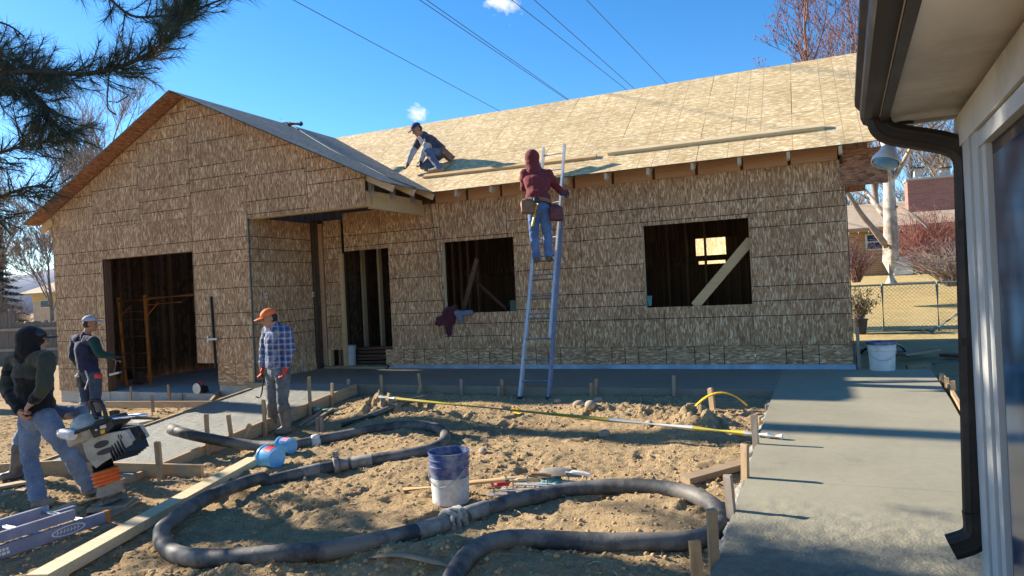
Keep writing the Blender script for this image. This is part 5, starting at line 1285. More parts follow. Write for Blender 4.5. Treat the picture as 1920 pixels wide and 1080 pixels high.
# ------------------------------------------------------------------ rammer
def rammer():
    base = hitg(212, 944); D = (base-EYE).dot(F); q = lambda u, v, o=0: atd(u, v, D+o)
    T = thing('rammer', base, 'trench rammer with orange bellows, pale engine cover and black handle', 'rammer')
    # shoe
    a = q(212,944); b = q(203,905)
    sh = MB(); sh.box(base+V((.0,0,.02)), (.30,.26,.035), Matrix.Rotation(.5, 3, 'Z'), .92); sh.build('shoe', 'tan_boot', T)
    MB().tube([q(211,938), q(207,925), q(204,910), q(202,902)], [.115,.105,.085,.08], 14).build('leg', 'tan_boot', T, smooth=True)
    ax = (q(192,866)-q(204,908)).normalized()
    pth = []; rr = []; c = q(203,907); L = (q(194,880)-c).length
    for i in range(13): pth.append(c+ax*L*i/12); rr.append(.108 if i % 3 == 1 else .102 if i % 3 == 2 else .082)
    MB().tube(pth, rr, 20).build('bellows', 'orange_cap', T, smooth=True, angle=70)
    MB().tube([q(195,882), q(192,868)], [.085,.08], 16).build('collar', 'black_metal', T, smooth=True)
    # side plate
    P_ = [q(152,824,-.09), q(162,858,-.09), q(180,878,-.09), q(192,868,-.09), q(222,850,-.09), q(250,830,-.09), q(236,807,-.09), q(205,812,-.09)]
    plain('rammer_grey', (.44,.42,.37), .5, 0, .12, 8, .1, dirt=(.28,.24,.19), dirt_amt=.35)
    MB().prism(P_, F*.05).build('side_plate', 'rammer_grey', T); MB().prism([p+F*.2 for p in P_], F*.05).build('side_plate', 'rammer_grey', T)
    MB().prism([p+F*.052 for p in P_], F*.146).build('gearbox', 'black_metal', T)
    for cx, cy, w_, h_ in ((190,833,14,6), (198,846,17,5)):
        m = MB(); vs = [q(cx+w_*math.cos(t)+h_*.4*math.sin(t), cy+h_*math.sin(t)-w_*.35*math.cos(t), -.093) for t in np.linspace(0, 2*math.pi, 17)[:-1]]
        m.prism(vs, F*.002).build('vent', 'black_plastic', T)
    for k in range(2): MB().prism([q(220+5*k,815,-.094), q(222+5*k,815,-.094), q(224+5*k,822,-.094), q(222+5*k,823,-.094)], F*.003).build('vent', 'black_plastic', T)
    # engine
    m = MB(); m.ell(q(163,802,-.02), (.13,.12,.115), Matrix.Rotation(.3, 3, 'Y')); m.box(q(160,816,-.0), (.2,.2,.12), Matrix.Rotation(-.3, 3, 'Y')); fuse(m, 'fuel_tank', 'rammer_grey', T, .012, 5)
    MB().prism([q(168,806,-.13), q(180,788,-.13), q(205,783,-.13), q(214,798,-.13), q(196,814,-.13), q(176,822,-.13)], F*.24).build('engine_block', 'black_plastic', T)
    MB().prism([q(187,799,-.134), q(198,796,-.134), q(199,802,-.134), q(188,805,-.134)], F*.003).build('decal', 'white_plastic', T)
    MB().prism([q(188,807,-.134), q(197,805,-.134), q(196,812,-.134), q(189,814,-.134)], F*.003).build('decal', 'yellow_strap', T)
    for u, v in ((176,799), (181,806)): MB().ell(q(u, v, -.135), .012, None, 8, 6).build('knob', 'chrome', T, smooth=True)
    m = MB(); m.box(q(236,832,.06), (.18,.2,.16), Matrix.Rotation(-.4, 3, 'Y'))
    for k in range(5): m.box(q(232+5*k,846-4*k,-.0), (.012,.22,.12), Matrix.Rotation(-.4, 3, 'Y'))
    m.build('cylinder_fins', 'black_metal', T)
    # handle loop
    def tb(pts, r, name, mat): MB().tube(smoothpath(pts, 5), r, 9).build(name, mat, T, smooth=True)
    tb([q(182,786,-.1), q(175,770,-.1), q(170,755,-.1), q(176,750,-.1), q(188,753,-.1), q(196,770,-.1), q(200,787,-.1)], .016, 'handle_loop', 'black_metal')
    tb([q(200,787,-.1), q(225,783,-.1), q(255,780,-.05), q(276,778,.02)], .014, 'handle_bar', 'chrome')
    tb([q(188,753,.2), q(196,770,.2), q(205,785,.2), q(240,780,.2), q(276,778,.12)], .014, 'handle_bar', 'chrome')
    tb([q(130,816,-.16), q(150,808,-.18), q(175,799,-.18), q(200,788,-.16)], .014, 'frame_tube', 'black_metal')
    tb([q(250,830,-.12), q(259,822,-.14), q(262,810,-.14), q(257,800,-.12)], .010, 'guard', 'black_metal')
    tb([q(120,806,.1), q(145,803,.1), q(160,790,.1), q(182,784,.1)], .014, 'frame_tube', 'black_metal')
    MB().tube([q(112,812,-.12), q(118,813,-.14), q(134,816,-.18), q(137,817,-.19)], [.035,.042,.042,.036], 14).build('roller', 'white_plastic', T, smooth=True, angle=60)
    tb([q(160,790,-.05), q(172,780,.05), q(190,776,.1)], .02, 'air_filter_hose', 'black_plastic')
rammer()
# cement-caked bull float lying behind the rammer
c = hit(232, 782, .1); T = thing('bull_float', c, 'cement-caked float lying behind the rammer handle', 'float')
MB().beam(hit(192,790,.08), hit(275,792,.1), .2, .03).build('blade', 'cement_cloth', T); MB().tube([hit(192,788,.14), hit(235,783,.16)], .035, 9).build('bracket', 'blue_rail', T, smooth=True); MB().box(hit(215,775,.12), (.12,.08,.08)).build('clamp', 'black_plastic', T)
# ------------------------------------------------------------------ scaffold frame inside the garage
def scaffold():
    Y = YG+.55; q = lambda u, v, o=0: onY(u, v, Y+o)
    T = thing('scaffold', q(250, 720), 'orange steel scaffold frame standing inside the garage opening', 'scaffold')
    tb = lambda a, b, r=.022, nm='tube': MB().tube([a, b], r, 8).build(nm, 'orange_paint', T, smooth=True)
    b0 = q(236, 700); b0.z = -.2; b1 = q(282, 722); b1.z = -.2
    tb(b0, q(221,558), .026, 'post'); tb(b1, q(271,553,-.0), .03, 'post')
    tb(q(221,565), q(271,562), .022, 'crossbar'); tb(q(271,560), q(365,552), .03, 'rail'); tb(q(271,572), q(340,566), .015, 'rail')
    for v in (585, 600, 631, 663, 690): tb(q(224+(v-560)*.07, v), q(272+(v-560)*.06, v-1), .014, 'rung')
    tb(q(227,592), q(246,573), .012, 'brace'); tb(q(276,592), q(297,567), .012, 'brace')
scaffold()
# tools on the garage floor
for (u, v), lb, mt in (((237,700),'dark tool bag on the garage floor under the scaffold','black_plastic'), ((262,706),'second dark tool bag against the scaffold post','dark_lumber')):
    p = onZ(u, v+12, -.2); m = MB(); m.box(p+V((0,0,.1)), (.2,.16,.2), None, .8); m.ell(p+V((.02,0,.18)), (.08,.07,.05)); tag(m.build('tool_bag', mt, smooth=True), lb, 'bag')
p = onZ(377, 735, -.2); m = MB(); m.box(p+V((0,0,.05)), (.22,.14,.1), None, .8); T = thing('circular_saw', p, 'dark circular saw with red handle on the garage sill', 'saw'); m.build('body', 'black_plastic', T); MB().tube([p+V((-.06,0,.1)), p+V((-.02,0,.17)), p+V((.06,0,.12))], .02, 8).build('handle', 'red_glove', T, smooth=True); MB().tube([p+V((0,-.09,.07)), p+V((0,-.08,.07))], .09, 18).build('blade', 'galv', T)
# lumber pile behind the door opening
random.seed(11)
for k in range(9):
    z = .05+.062*(k//2); y = YM+.55+.2*(k % 2)+random.uniform(-.05,.05)
    a = V((-7.75+random.uniform(-.1,.1), y, z)); b = V((-6.35+random.uniform(-.1,.2), y+random.uniform(-.1,.1), z+random.uniform(0,.05)))
    tag(MB().beam(a, b, .16, .045).build('stacked_board', 'dark_lumber'), 'dark board in the pile behind the door opening', 'board', 'boards piled behind the door opening')
bucket('bucket', V((-7.78, YM+.28, .02)), .14, .36, 'white_plastic', 'white_plastic', 'pale bucket half hidden behind the wall studs', None)
# jacket hung on the window hole
c = onY(845, 590, YM-.05); T = thing('jacket', c, 'dark plum jacket hung over the sill of the window hole', 'jacket')
m = MB(); m.ell(onY(842,590,YM-.05), (.13,.06,.14)); m.ell(onY(829,600,YM-.06), (.12,.05,.08)); m.cap(onY(840,605,YM-.05), onY(842,626,YM-.05), .08, .05); m.cap(onY(852,580,YM-.0), onY(846,600,YM-.05), .07, .08); m.cap(onY(826,600,YM-.05), onY(821,606,YM-.05), .06, .05); fuse(m, 'sleeve_bundle', 'jacket_plum', T, .011, 3, .018, 10)
m = MB(); m.cap(onY(858,588,YM-.04), onY(884,586,YM-.03), .06, .035); m.cap(onY(858,588,YM-.04), onY(866,602,YM-.05), .06, .04); fuse(m, 'lining', 'jacket_grey', T, .011, 3, .012, 10)
# boards leaning at the window with a teal cup
p = onY(1217, 563, YM+.07); T = thing('drinking_cup', p-V((0,0,.07)), 'teal cup standing on the sill of the big window hole', 'cup'); MB().lathe([(.035,-.08),(.045,.05),(.05,.055),(.05,.065),(.042,.065)], p, 16).build('cup', 'teal_cloth', T, smooth=True)

bpy.data.scenes.remove(TMP)
# ------------------------------------------------------------------ existing house on the right
def sweep(m, path, prof, up0=None):
    path = [V(p) for p in path]; vs = []; n = len(prof); pr = None
    for i, p in enumerate(path):
        d = (path[min(i+1, len(path)-1)]-path[max(i-1, 0)]).normalized()
        if pr is None:
            a = up0 - d*up0.dot(d) if up0 is not None else basis(d)[0]
        else: a = pr-d*pr.dot(d)
        a.normalize(); pr = a; b = d.cross(a)
        vs += [p+a*x+b*y for x, y in prof]
    fs = [(i*n+k, i*n+(k+1) % n, (i+1)*n+(k+1) % n, (i+1)*n+k) for i in range(len(path)-1) for k in range(n)]
    fs += [tuple(range(n-1, -1, -1)), tuple((len(path)-1)*n+k for k in range(n))]
    return m.add(vs, fs)
EH = thing('existing_house', (.64, 3.45, -.2), 'existing house corner with white trim, brown gutter and glazed door beside the walk', 'house')
XW, YC, ZS = .640, 3.45, 1.925
MB().box((XW+1.0, (YC-.01-4)/2, .8), (1.96, YC+3.99, 2.3)).build('wall', 'white_paint', EH)
MB().box((XW+.006, YC-.07, .8), (.036, .14, 2.22)).build('corner_board', 'soffit_paint', EH)
for y0, y1, dx in ((3.30, 3.20, .022), (3.19, 3.09, .03), (3.08, 2.96, .022), (2.95, 2.87, .012)):
    MB().box((XW-dx/2+.004, (y0+y1)/2, .75), (dx+.02, y0-y1, 2.1)).build('door_casing', 'white_paint', EH)
MB().box((XW-.012, 1.6, 1.83), (.05, 3.66, .13)).build('frieze_board', 'soffit_paint', EH)
MB().box((XW-.004, 1.45, 1.73), (.045, 3.1, .055)).build('head_casing', 'white_paint', EH)
dr = MB().box((XW+.012, 2.38, .75), (.02, .98, 1.9)).build('door', 'gutter_brown', EH)
MB().box((XW-.001, 2.38, .8), (.012, .86, 1.7)).build('glass', 'glass_dark', dr)
MB().box(((.335+XW)/2+.01, (YC+.02-4)/2, ZS+.008), (XW-.335+.05, YC+4.02, .014)).build('soffit', 'soffit_paint', EH)
MB().box((.338, (YC+.02-4)/2, ZS+.06), (.03, YC+4.02, .16)).build('fascia', 'gutter_brown', EH)
MB().box((.49, YC+.028, ZS+.012), (.34, .022, .05)).build('end_trim', 'white_paint', EH)
m = MB(); pr = [(.322, ZS+.005), (.288, ZS+.0), (.262, ZS+.012), (.252, ZS+.04), (.250, ZS+.075), (.232, ZS+.10), (.232, ZS+.135), (.242, ZS+.137), (.242, ZS+.13), (.322, ZS+.13)]
m.v = [(x, y, z) for y in (YC+.02, -4) for x, z in pr]; n = len(pr); m.f = [tuple(range(n-1, -1, -1)), tuple(range(n, 2*n))]+[(i, (i+1) % n, n+(i+1) % n, n+i) for i in range(n)]; m.m = [0]*len(m.f)
m.build('gutter', 'gutter_brown', EH)
m = MB(); m.v = [(.30, -4, ZS+.15), (.30, YC+.04, ZS+.15), (4.2, YC+.04, ZS+1.5), (4.2, -4, ZS+1.5), (.30, -4, ZS+.18), (.30, YC+.04, ZS+.18), (4.2, YC+.04, ZS+1.53), (4.2, -4, ZS+1.53)]; m.f = [(0,1,2,3),(7,6,5,4),(0,4,5,1),(1,5,6,2),(2,6,7,3),(3,7,4,0)]; m.m = [0]*6; m.build('roof', 'dark_lumber', EH)
YD = 3.34; q = lambda u, v, o=0: onY(u, v, YD+o)
prof = []
for i in range(28):
    t = 2*math.pi*i/28; c, s_ = math.cos(t), math.sin(t); k = (abs(c)**4+abs(s_)**4)**-.25; g = 1-.07*(i % 2); prof.append((c*k*.036*g, s_*k*.047*g))
ds = [(1648,200),(1650,220),(1655,236),(1668,247),(1690,253),(1740,261),(1775,268),(1798,277),(1812,292),(1816,312),(1817,340),(1822,520),(1828,760),(1833,960),(1836,985),(1833,1003),(1823,1014),(1806,1021),(1786,1027)]
pth = [q(u, v) for u, v in ds]
for i in range(len(pth)): pth[i].y = YD
k1 = 11
sp_ = sweep(MB(), smoothpath(pth[:11], 3), prof, V((0,1,0))); D_ = sp_.build('downspout', 'gutter_brown', EH, smooth=True, angle=30)
sweep(MB(), pth[10:14], prof, V((0,1,0))).build('downspout', 'gutter_brown', EH, smooth=True, angle=30)
el = smoothpath(pth[13:], 5); m = MB(); 
prof2 = [(x*1.06, y*1.06) for x, y in prof]; sweep(m, el, prof2, V((0,1,0))); 
m.build('downspout_elbow', 'gutter_brown', EH, smooth=True, angle=30)
for u, v in ((1826,640), (1820,420)): MB().box(q(u, v, -.0), (.085,.07,.03)).build('strap', 'gutter_brown', D_)
EH.rotation_euler = (0, 0, -.047)
# floodlight
FL = thing('floodlight', onY(1690, 230, 3.52), 'white floodlight with blue glass hanging under the eave by the gutter', 'floodlight')
q = lambda u, v, o=0: onY(u, v, 3.50+o)
MB().lathe([(.045,0),(.045,.018),(.03,.03)], q(1694,232)-V((0,0,.01)), 18).build('canopy', 'black_plastic', FL, smooth=True)
MB().tube(smoothpath([q(1694,236), q(1688,250), q(1672,262), q(1665,272)], 4), .014, 8).build('arm', 'black_plastic', FL, smooth=True)
ax = (q(1660,306)-q(1668,272)).normalized()+V((0,-.35,0)); ax.normalize(); a, b, _ = basis(ax); Q = Matrix((a, b, ax)).transposed()
MB().lathe([(.02,0),(.032,.012),(.036,.03),(.058,.065),(.06,.085),(.055,.085)], q(1667,274), 20, Q, True, False).build('housing', 'white_plastic', FL, smooth=True)
MB().lathe([(.054,.075),(.05,.088),(.03,.096),(.004,.099)], q(1667,274), 20, Q, False, True).build('lens', 'glass_lamp', FL, smooth=True)
# roof-end return board at the right corner of the new house
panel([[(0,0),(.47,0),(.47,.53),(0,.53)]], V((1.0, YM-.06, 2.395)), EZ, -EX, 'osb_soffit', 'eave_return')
# sunlit sheet standing behind the house, seen through both openings
# ------------------------------------------------------------------ yard behind, right
p = onY(1653, 697, 10.35); p.z = gh(p.x, p.y)+.0; p = V((p.x, 10.3, -.03))
bucket('bucket', onZ(1655, 696, -.02), .165, .385, 'white_plastic', 'white_plastic', 'white bucket with dark blue rim standing past the house corner', None)
pb = onZ(1655, 696, -.02); MB().lathe([(.163,.345),(.172,.35),(.174,.385),(.160,.388),(.152,.36)], pb, 36, None, False, False).build('rim', 'blue_bucket', [o for o in bpy.data.objects if o.name.startswith('bucket') and o.type == 'EMPTY'][-1], smooth=True)
p0 = onZ(1604, 700, -.05); tag(MB().box((p0.x+.05, YM+.02, .25), (.04, .05, .6)).build('post_stub', 'stake_grey'), 'short grey post against the right corner of the new house', 'post')
def ydeb(u0, v0, u1, v1, w, h, mat, lb, z=0, cat='board'): 
    a = hit(u0, v0, h/2+z); b = hit(u1, v1, h/2+z); tag(MB().beam(a, b, w, h).build('scrap_board', mat), lb, cat)
ydeb(1615,655, 1726,660, .2, .03, 'stake_grey', 'grey scrap board lying behind the white bucket', .05)
ydeb(1690,665, 1756,655, .16, .03, 'old_board', 'brown scrap board on the shaded ground past the house', .1)
ydeb(1700,690, 1742,688, .06, .08, 'old_board', 'short block of wood beside the far end of the walk', .02)
ydeb(1750,682, 1806,676, .03, .03, 'teal_edge', 'thin teal stick on the shaded ground past the house', .05, 'stick')
ydeb(1770,665, 1812,668, .2, .05, 'dark_lumber', 'dark scrap board beside the downspout', .03)
m = MB(); pts = [hit(u, v, .03+dz) for u, v, dz in ((1612,690,0),(1608,668,.1),(1632,650,.25),(1668,645,.3),(1690,650,.15),(1702,668,.0))]; m.tube(smoothpath(pts, 6), .02, 8); tag(m.build('garden_hose', 'black_plastic', smooth=True), 'black hose looped round the white bucket', 'hose')
# chain-link fence
def chain_fence(P0, P1, h, label, npost):
    T = thing('chain_link_fence', P0, label, 'fence'); d = (P1-P0); L = d.length; d.normalize()
    for i in range(npost+1):
        p = P0+d*L*i/npost; z0 = gh(p.x, p.y); MB().tube([V((p.x, p.y, z0-.2)), V((p.x, p.y, z0+h+.03))], .028, 8).build('post', 'galv_green', T, smooth=True)
    top = [V((p.x, p.y, gh(p.x, p.y)+h)) for p in (P0+d*L*i/8 for i in range(9))]; MB().tube(top, .022, 8).build('top_rail', 'galv_green', T, smooth=True)
    m = MB(); st = .075; n = int((L+h)/st)
    zf = lambda s: gh((P0+d*s).x, (P0+d*s).y)
    for i in range(n):
        s0 = i*st-h
        for sg in (1, -1):
            a0, a1 = s0, s0+h
            lo, hi = max(0, a0), min(L, a1)
            if hi-lo < .05: continue
            z = lambda s: ((s-a0) if sg > 0 else (h-(s-a0)))
            m.tube([P0+d*lo+V((0,0,zf(lo)+z(lo)-P0.z)), P0+d*hi+V((0,0,zf(hi)+z(hi)-P0.z))], .0035, 3, cap=False)
    o = m.build('wire_mesh', 'galv_green', T); o['kind'] = 'stuff'
plain('galv_green', (.20,.25,.23), .5, .4, .2)
A = hit(1560, 624); B = hit(1870, 618); A = V((A.x, A.y, gh(A.x, A.y))); 
chain_fence(A, V((B.x, B.y, A.z)), .98, 'low chain-link fence in front of the dry lawn and brick house', 3)
a = hit(1746, 622, .03); b = atd(1815, 576, 14.2); tag(MB().tube([a, b], .03, 8).build('leaning_pipe', 'galv_green', smooth=True), 'green pipe leaning diagonally against the chain-link fence', 'pipe')
tag(MB().tube([hit(1600,622,.03), hit(1745,619,.04)], .03, 8).build('ground_pipe', 'galv_green', smooth=True), 'green pipe lying along the foot of the chain-link fence', 'pipe')
# ------------------------------------------------------------------ trees
plain('bark_grey', (.23,.185,.155), .9, 0, .3, 5, .5)
plain('bark_pale', (.52,.45,.37), .85, 0, .25, 4, .4, dirt=(.24,.19,.15), dirt_amt=.5)
plain('twig_red', (.21,.115,.10), .9, 0, .3, 8, 0)
plain('twig_tan', (.27,.205,.165), .9, 0, .3, 8, 0)
plain('bark_dark', (.055,.042,.034), .95, 0, .3, 6, .6)
plain('pine_needles', (.035,.058,.036), .6, 0, .45, 3, 0)
plain('pine_needles_dry', (.20,.13,.06), .7, 0, .3, 3, 0)
plain('spruce', (.05,.085,.085), .7, 0, .35, 2, 0)
plain('bud_red', (.30,.12,.10), .8, 0, .3, 8, 0)
def bare_tree(name, P, H, label, seed, r0, bark, twig, levels=5, spread=.55, fork=.3, lean=(0,0), cat='tree', group=None, trunkfrac=.3, buds=None, minr=.006, kids=4):
    rnd = random.Random(seed); T = thing(name, P, label, cat, group); tr = MB(); tw = MB(); bd = MB()
    def grow(p, d, L, r, lev):
        n = 5 if lev < 2 else 4 if lev < 4 else 3
        pts = [p]; rr = [r]; dd = d.copy()
        for i in range(n):
            dd = (dd + V((rnd.uniform(-1,1), rnd.uniform(-1,1), rnd.uniform(-.4,.8)))*(.13 if lev else .05)).normalized(); pts.append(pts[-1]+dd*L/n); rr.append(max(minr*.6, r*(1-.5*(i+1)/n)))
        (tr if lev < 2 else tw).tube(pts, rr, 9 if lev == 0 else 6 if lev < 2 else 4 if lev < 3 else 3, cap=False)
        if lev >= levels:
            if buds and rnd.random() < .6: bd.ell(pts[-1], (.05,.05,.07), None, 5, 4)
            return
        k = kids+(1 if lev == 0 else 0)
        for j in range(k):
            t = (trunkfrac if lev == 0 else .25)+rnd.random()*(1-(trunkfrac if lev == 0 else .25)); i = min(int(t*n), n-1); q = pts[i].lerp(pts[i+1], t*n-i)
            a, b, _ = basis(dd); ph = rnd.uniform(0, 6.28); an = spread*rnd.uniform(.6, 1.4)
            nd_ = (dd*math.cos(an)+(a*math.cos(ph)+b*math.sin(ph))*math.sin(an)); nd_.z += .15; nd_.normalize()
            grow(q, nd_, L*rnd.uniform(.5, .78)*(1 if lev else .8), max(minr, rr[i]*rnd.uniform(.42, .62)), lev+1)
        if lev == 0 or rnd.random() < .7: grow(pts[-1], dd, L*.62, rr[-1], lev+1)
    grow(V(P)-V((0,0,.15)), V((lean[0], lean[1], 1)).normalized(), H*.45, r0, 0)
    tr.build('trunk', bark, T, smooth=True, angle=None); o = tw.build('crown', twig, T, smooth=True, angle=None)
    if buds: bd.build('buds', buds, T)
    return T
def on_g(u, D): p = atd(u, 560, D); return V((p.x, p.y, gz(p.x, p.y)))
# right side
sy = on_g(1672, 24); P = atd(1672, 534, 24)
bare_tree('sycamore_tree', P, 11, 'pale mottled-bark tree trunk in front of the brick house', 5, .30, 'bark_pale', 'twig_tan', 5, .6, trunkfrac=.42, kids=3)
m = MB(); m.tube(smoothpath([atd(1662,462,23.8), atd(1640,432,23.6), atd(1615,402,23.5), atd(1596,372,23.4), atd(1580,345,23.2)], 4), [.11]*5+[.09]*6+[.07]*6, 8)
m.tube(smoothpath([atd(1676,385,24), atd(1700,395,23.5), atd(1722,410,23.2), atd(1742,430,23)], 3), .04, 6); 
lim = m.build('limb', 'bark_grey', bpy.data.objects['sycamore_tree'], smooth=True, angle=None)
bare_tree('ash_tree', on_g(1545, 42), 20, 'tall bare tree with reddish buds rising behind the main roof', 8, .3, 'twig_tan', 'twig_red', 5, .5, trunkfrac=.4, buds='bud_red', minr=.014)
bare_tree('ash_tree', on_g(1660, 50), 24, 'tall bare reddish tree half hidden by the gutter', 18, .3, 'twig_tan', 'twig_red', 5, .5, trunkfrac=.4, buds='bud_red', minr=.015)
bare_tree('bare_tree', on_g(1790, 46), 17, 'bare grey tree behind the brick house chimney', 28, .25, 'bark_pale', 'twig_tan', 5, .55, minr=.014)
bare_tree('bare_tree', on_g(1720, 55), 14, 'thin bare tree behind the brick house roof', 38, .22, 'bark_grey', 'twig_tan', 5, .55, minr=.016)
bare_tree('bare_tree', on_g(1610, 60), 11, 'low bare tree behind the left end of the brick house roof', 39, .2, 'bark_grey', 'twig_tan', 5, .6, minr=.016)
def shrub(name, P, H, W, n, mat, label, seed, r=.006, group=None, leaves=None, cat='shrub'):
    rnd = random.Random(seed); m = MB(); T = thing(name, P, label, cat, group); lv = MB()
    for i in range(n):
        a = rnd.uniform(0, 6.28); ln = rnd.uniform(.5, 1); out = rnd.uniform(.1, 1)*W; p = V(P)+V((rnd.uniform(-.12,.12)*W, rnd.uniform(-.12,.12)*W, -.02))
        pts = [p]
        for k in range(1, 5): t = k/4; pts.append(p+V((math.cos(a)*out*t**1.2, math.sin(a)*out*t**1.2, H*ln*(t-.25*t*t*out/W)))+V((rnd.uniform(-1,1), rnd.uniform(-1,1), rnd.uniform(-1,1)))*.05*H)
        m.tube(pts, [r*1.5, r*1.3, r, r*.8, r*.5], 3, cap=False)
        for k in range(3):
            b = pts[2+rnd.randrange(3)]; e = b+V((rnd.uniform(-1,1), rnd.uniform(-1,1), rnd.uniform(-.3,1)))*.22*H; m.tube([b, e], [r*.7, r*.4], 3, cap=False)
            if leaves:
                for _ in range(5):
                    c = b.lerp(e, rnd.random()); u_ = V((rnd.uniform(-1,1), rnd.uniform(-1,1), rnd.uniform(-1,1))).normalized()*.035; w_ = u_.orthogonal().normalized()*.016; lv.add([c, c+u_*.5+w_, c+u_, c+u_*.5-w_], [(0,1,2,3)])
    m.build('stems', mat, T)
    if leaves: lv.build('leaves', leaves, T)
    return T
shrub('red_shrub', atd(1768, 522, 21), 1.4, 1.2, 260, 'twig_red', 'tangled reddish bare shrub in front of the brick house', 3, .008)
shrub('grey_shrub', atd(1790, 535, 19), 1.3, 1.7, 260, 'twig_tan', 'low grey brush heap beside the lawn', 4, .008)
shrub('tall_grass', atd(1740, 508, 27), 2.6, 1.8, 360, 'bud_red', 'tall rust-red dry grasses against the brick wall', 6, .010)
shrub('dead_shrub', atd(1606, 528, 19), 1.3, .8, 120, 'twig_red', 'small dead shrub at the foot of the brick wall', 7, .008)
P = hit(1613, 626); T = shrub('potted_plant', P+V((0,0,.25)), .75, .35, 70, 'twig_tan', 'leafy olive plant in a dark pot by the fence', 9, .005, leaves='olive_leaf') if plain('olive_leaf', (.16,.13,.05), .7) else None
MB().lathe([(.11,0),(.15,.28),(.16,.28),(.16,.31),(.13,.31)], P, 18).build('pot', 'black_plastic', T, smooth=True)
# brick house
def brick_house():
    D = 34; q = lambda u, v, o=0: atd(u, v, D+o)
    m, t, b = newmat('brick_tan'); c = coords(t, False); br = nd(t, 'ShaderNodeTexBrick', ins={'Scale': 1.0, 'Mortar Size': .012}); br.inputs['Color1'].default_value = (.34,.19,.09,1); br.inputs['Color2'].default_value = (.27,.145,.07,1); br.inputs['Mortar'].default_value = (.38,.28,.18,1); br.inputs['Brick Width'].default_value = .4; br.inputs['Row Height'].default_value = .1
    t.links.new(mapped(t, c, rot=(math.pi/2, 0, 0)), br.inputs['Vector']); t.links.new(br.outputs[0], b.inputs['Base Color']); b.inputs['Roughness'].default_value = .9
    m, t, b = newmat('brick_red'); c = coords(t, False); br = nd(t, 'ShaderNodeTexBrick', ins={'Scale': 1.0, 'Mortar Size': .01}); br.inputs['Color1'].default_value = (.34,.155,.115,1); br.inputs['Color2'].default_value = (.27,.115,.09,1); br.inputs['Mortar'].default_value = (.33,.2,.16,1); br.inputs['Brick Width'].default_value = .4; br.inputs['Row Height'].default_value = .1
    t.links.new(mapped(t, c, rot=(math.pi/2, 0, 0)), br.inputs['Vector']); t.links.new(br.outputs[0], b.inputs['Base Color']); b.inputs['Roughness'].default_value = .9
    plain('tan_shingle', (.40,.31,.215), .9, 0, .15, 3, .4)
    P0 = q(1500, 520); Y0 = q(1690, 515).y; zb = q(1640, 516).z; ze = q(1640, 430).z
    x0 = q(1480, 500).x; x1 = q(1960, 500).x
    T = thing('brick_house', (x0, Y0, zb), 'tan brick house with red brick chimney beyond the lawn', 'house')
    MB().box(((x0+x1)/2, Y0+4, (zb+ze)/2-.5), (x1-x0, 8, ze-zb+1)).build('wall', 'brick_tan', T)
    zr = q(1640, 378).z; e0 = V((x0-.5, Y0-.6, ze-.02)); e1 = V((x1+.5, Y0-.6, ze-.02)); up = V((0, 4.6, (zr-ze)*1.15))
    rf_ = MB().prism([e0, e1, e1+up, e0+up], V((0,0,.12))).build('roof', 'tan_shingle', T); MB().prism([e0+up, e1+up, e1+up+V((0,5,-1.6)), e0+up+V((0,5,-1.6))], V((0,0,.12))).build('roof', 'tan_shingle', T)
    MB().box(((x0+x1)/2, Y0-.62, ze-.0), (x1-x0+1, .05, .2)).build('fascia', 'brick_tan', T)
    ch0 = onY(1704, 402, Y0+1.6); ch1 = onY(1797, 330, Y0+1.6)
    c_ = MB().box(((ch0.x+ch1.x)/2, Y0+2.2, (ch0.z+ch1.z)/2-.3), (ch1.x-ch0.x, 1.2, ch1.z-ch0.z+.6)).build('chimney', 'brick_red', T)
    MB().box(((ch0.x+ch1.x)/2, Y0+2.2, ch1.z+.04), (ch1.x-ch0.x+.12, 1.3, .09)).build('chimney_cap', 'old_concrete', c_)
    for u in (1722, 1772):
        p = onY(u, 326, Y0+2.2); MB().box(p, (.4,.4,.3)).build('flue', 'old_concrete', c_); MB().box(p+V((0,0,.3)), (.55,.5,.05)).build('flue_cap', 'black_metal', c_)
    w0 = onY(1623, 470, Y0-.03); w1 = onY(1656, 437, Y0-.03)
    W = MB().box(((w0.x+w1.x)/2, Y0-.02, (w0.z+w1.z)/2), (w1.x-w0.x, .1, w1.z-w0.z)).build('window_frame', 'white_paint', T)
    for k in (0, 1): MB().box(((w0.x+w1.x)/2, Y0-.075, w0.z+(w1.z-w0.z)*(.27+.46*k)), (w1.x-w0.x-.2, .02, (w1.z-w0.z)*.38)).build('pane', 'glass_dark', W)
    px_ = onY(1712, 510, Y0-.5); MB().box((px_.x, Y0-.4, (zb+ze)/2), (.22,.2,ze-zb)).build('porch_post', 'yellow_paint', T)
    for k in range(14):
        x = x0+1+k*.45; MB().tube([V((x, Y0-.66, ze-.08)), V((x, Y0-.66, ze-.08-random.uniform(.1,.4)))], [.02,.006], 5).build('icicle', 'white_plastic', T)
    ac = onY(1692, 508, Y0-1.2); A_ = thing('cooling_unit', (ac.x, Y0-1.2, zb), 'white cooling unit beside the brick house wall', 'appliance'); MB().box((ac.x, Y0-1.2, zb+.4), (.8,.7,.85)).build('cabinet', 'white_plastic', A_); MB().box((ac.x, Y0-1.56, zb+.45), (.6,.02,.55)).build('grille', 'galv', A_)
plain('yellow_paint', (.55,.42,.16), .7)
brick_house()
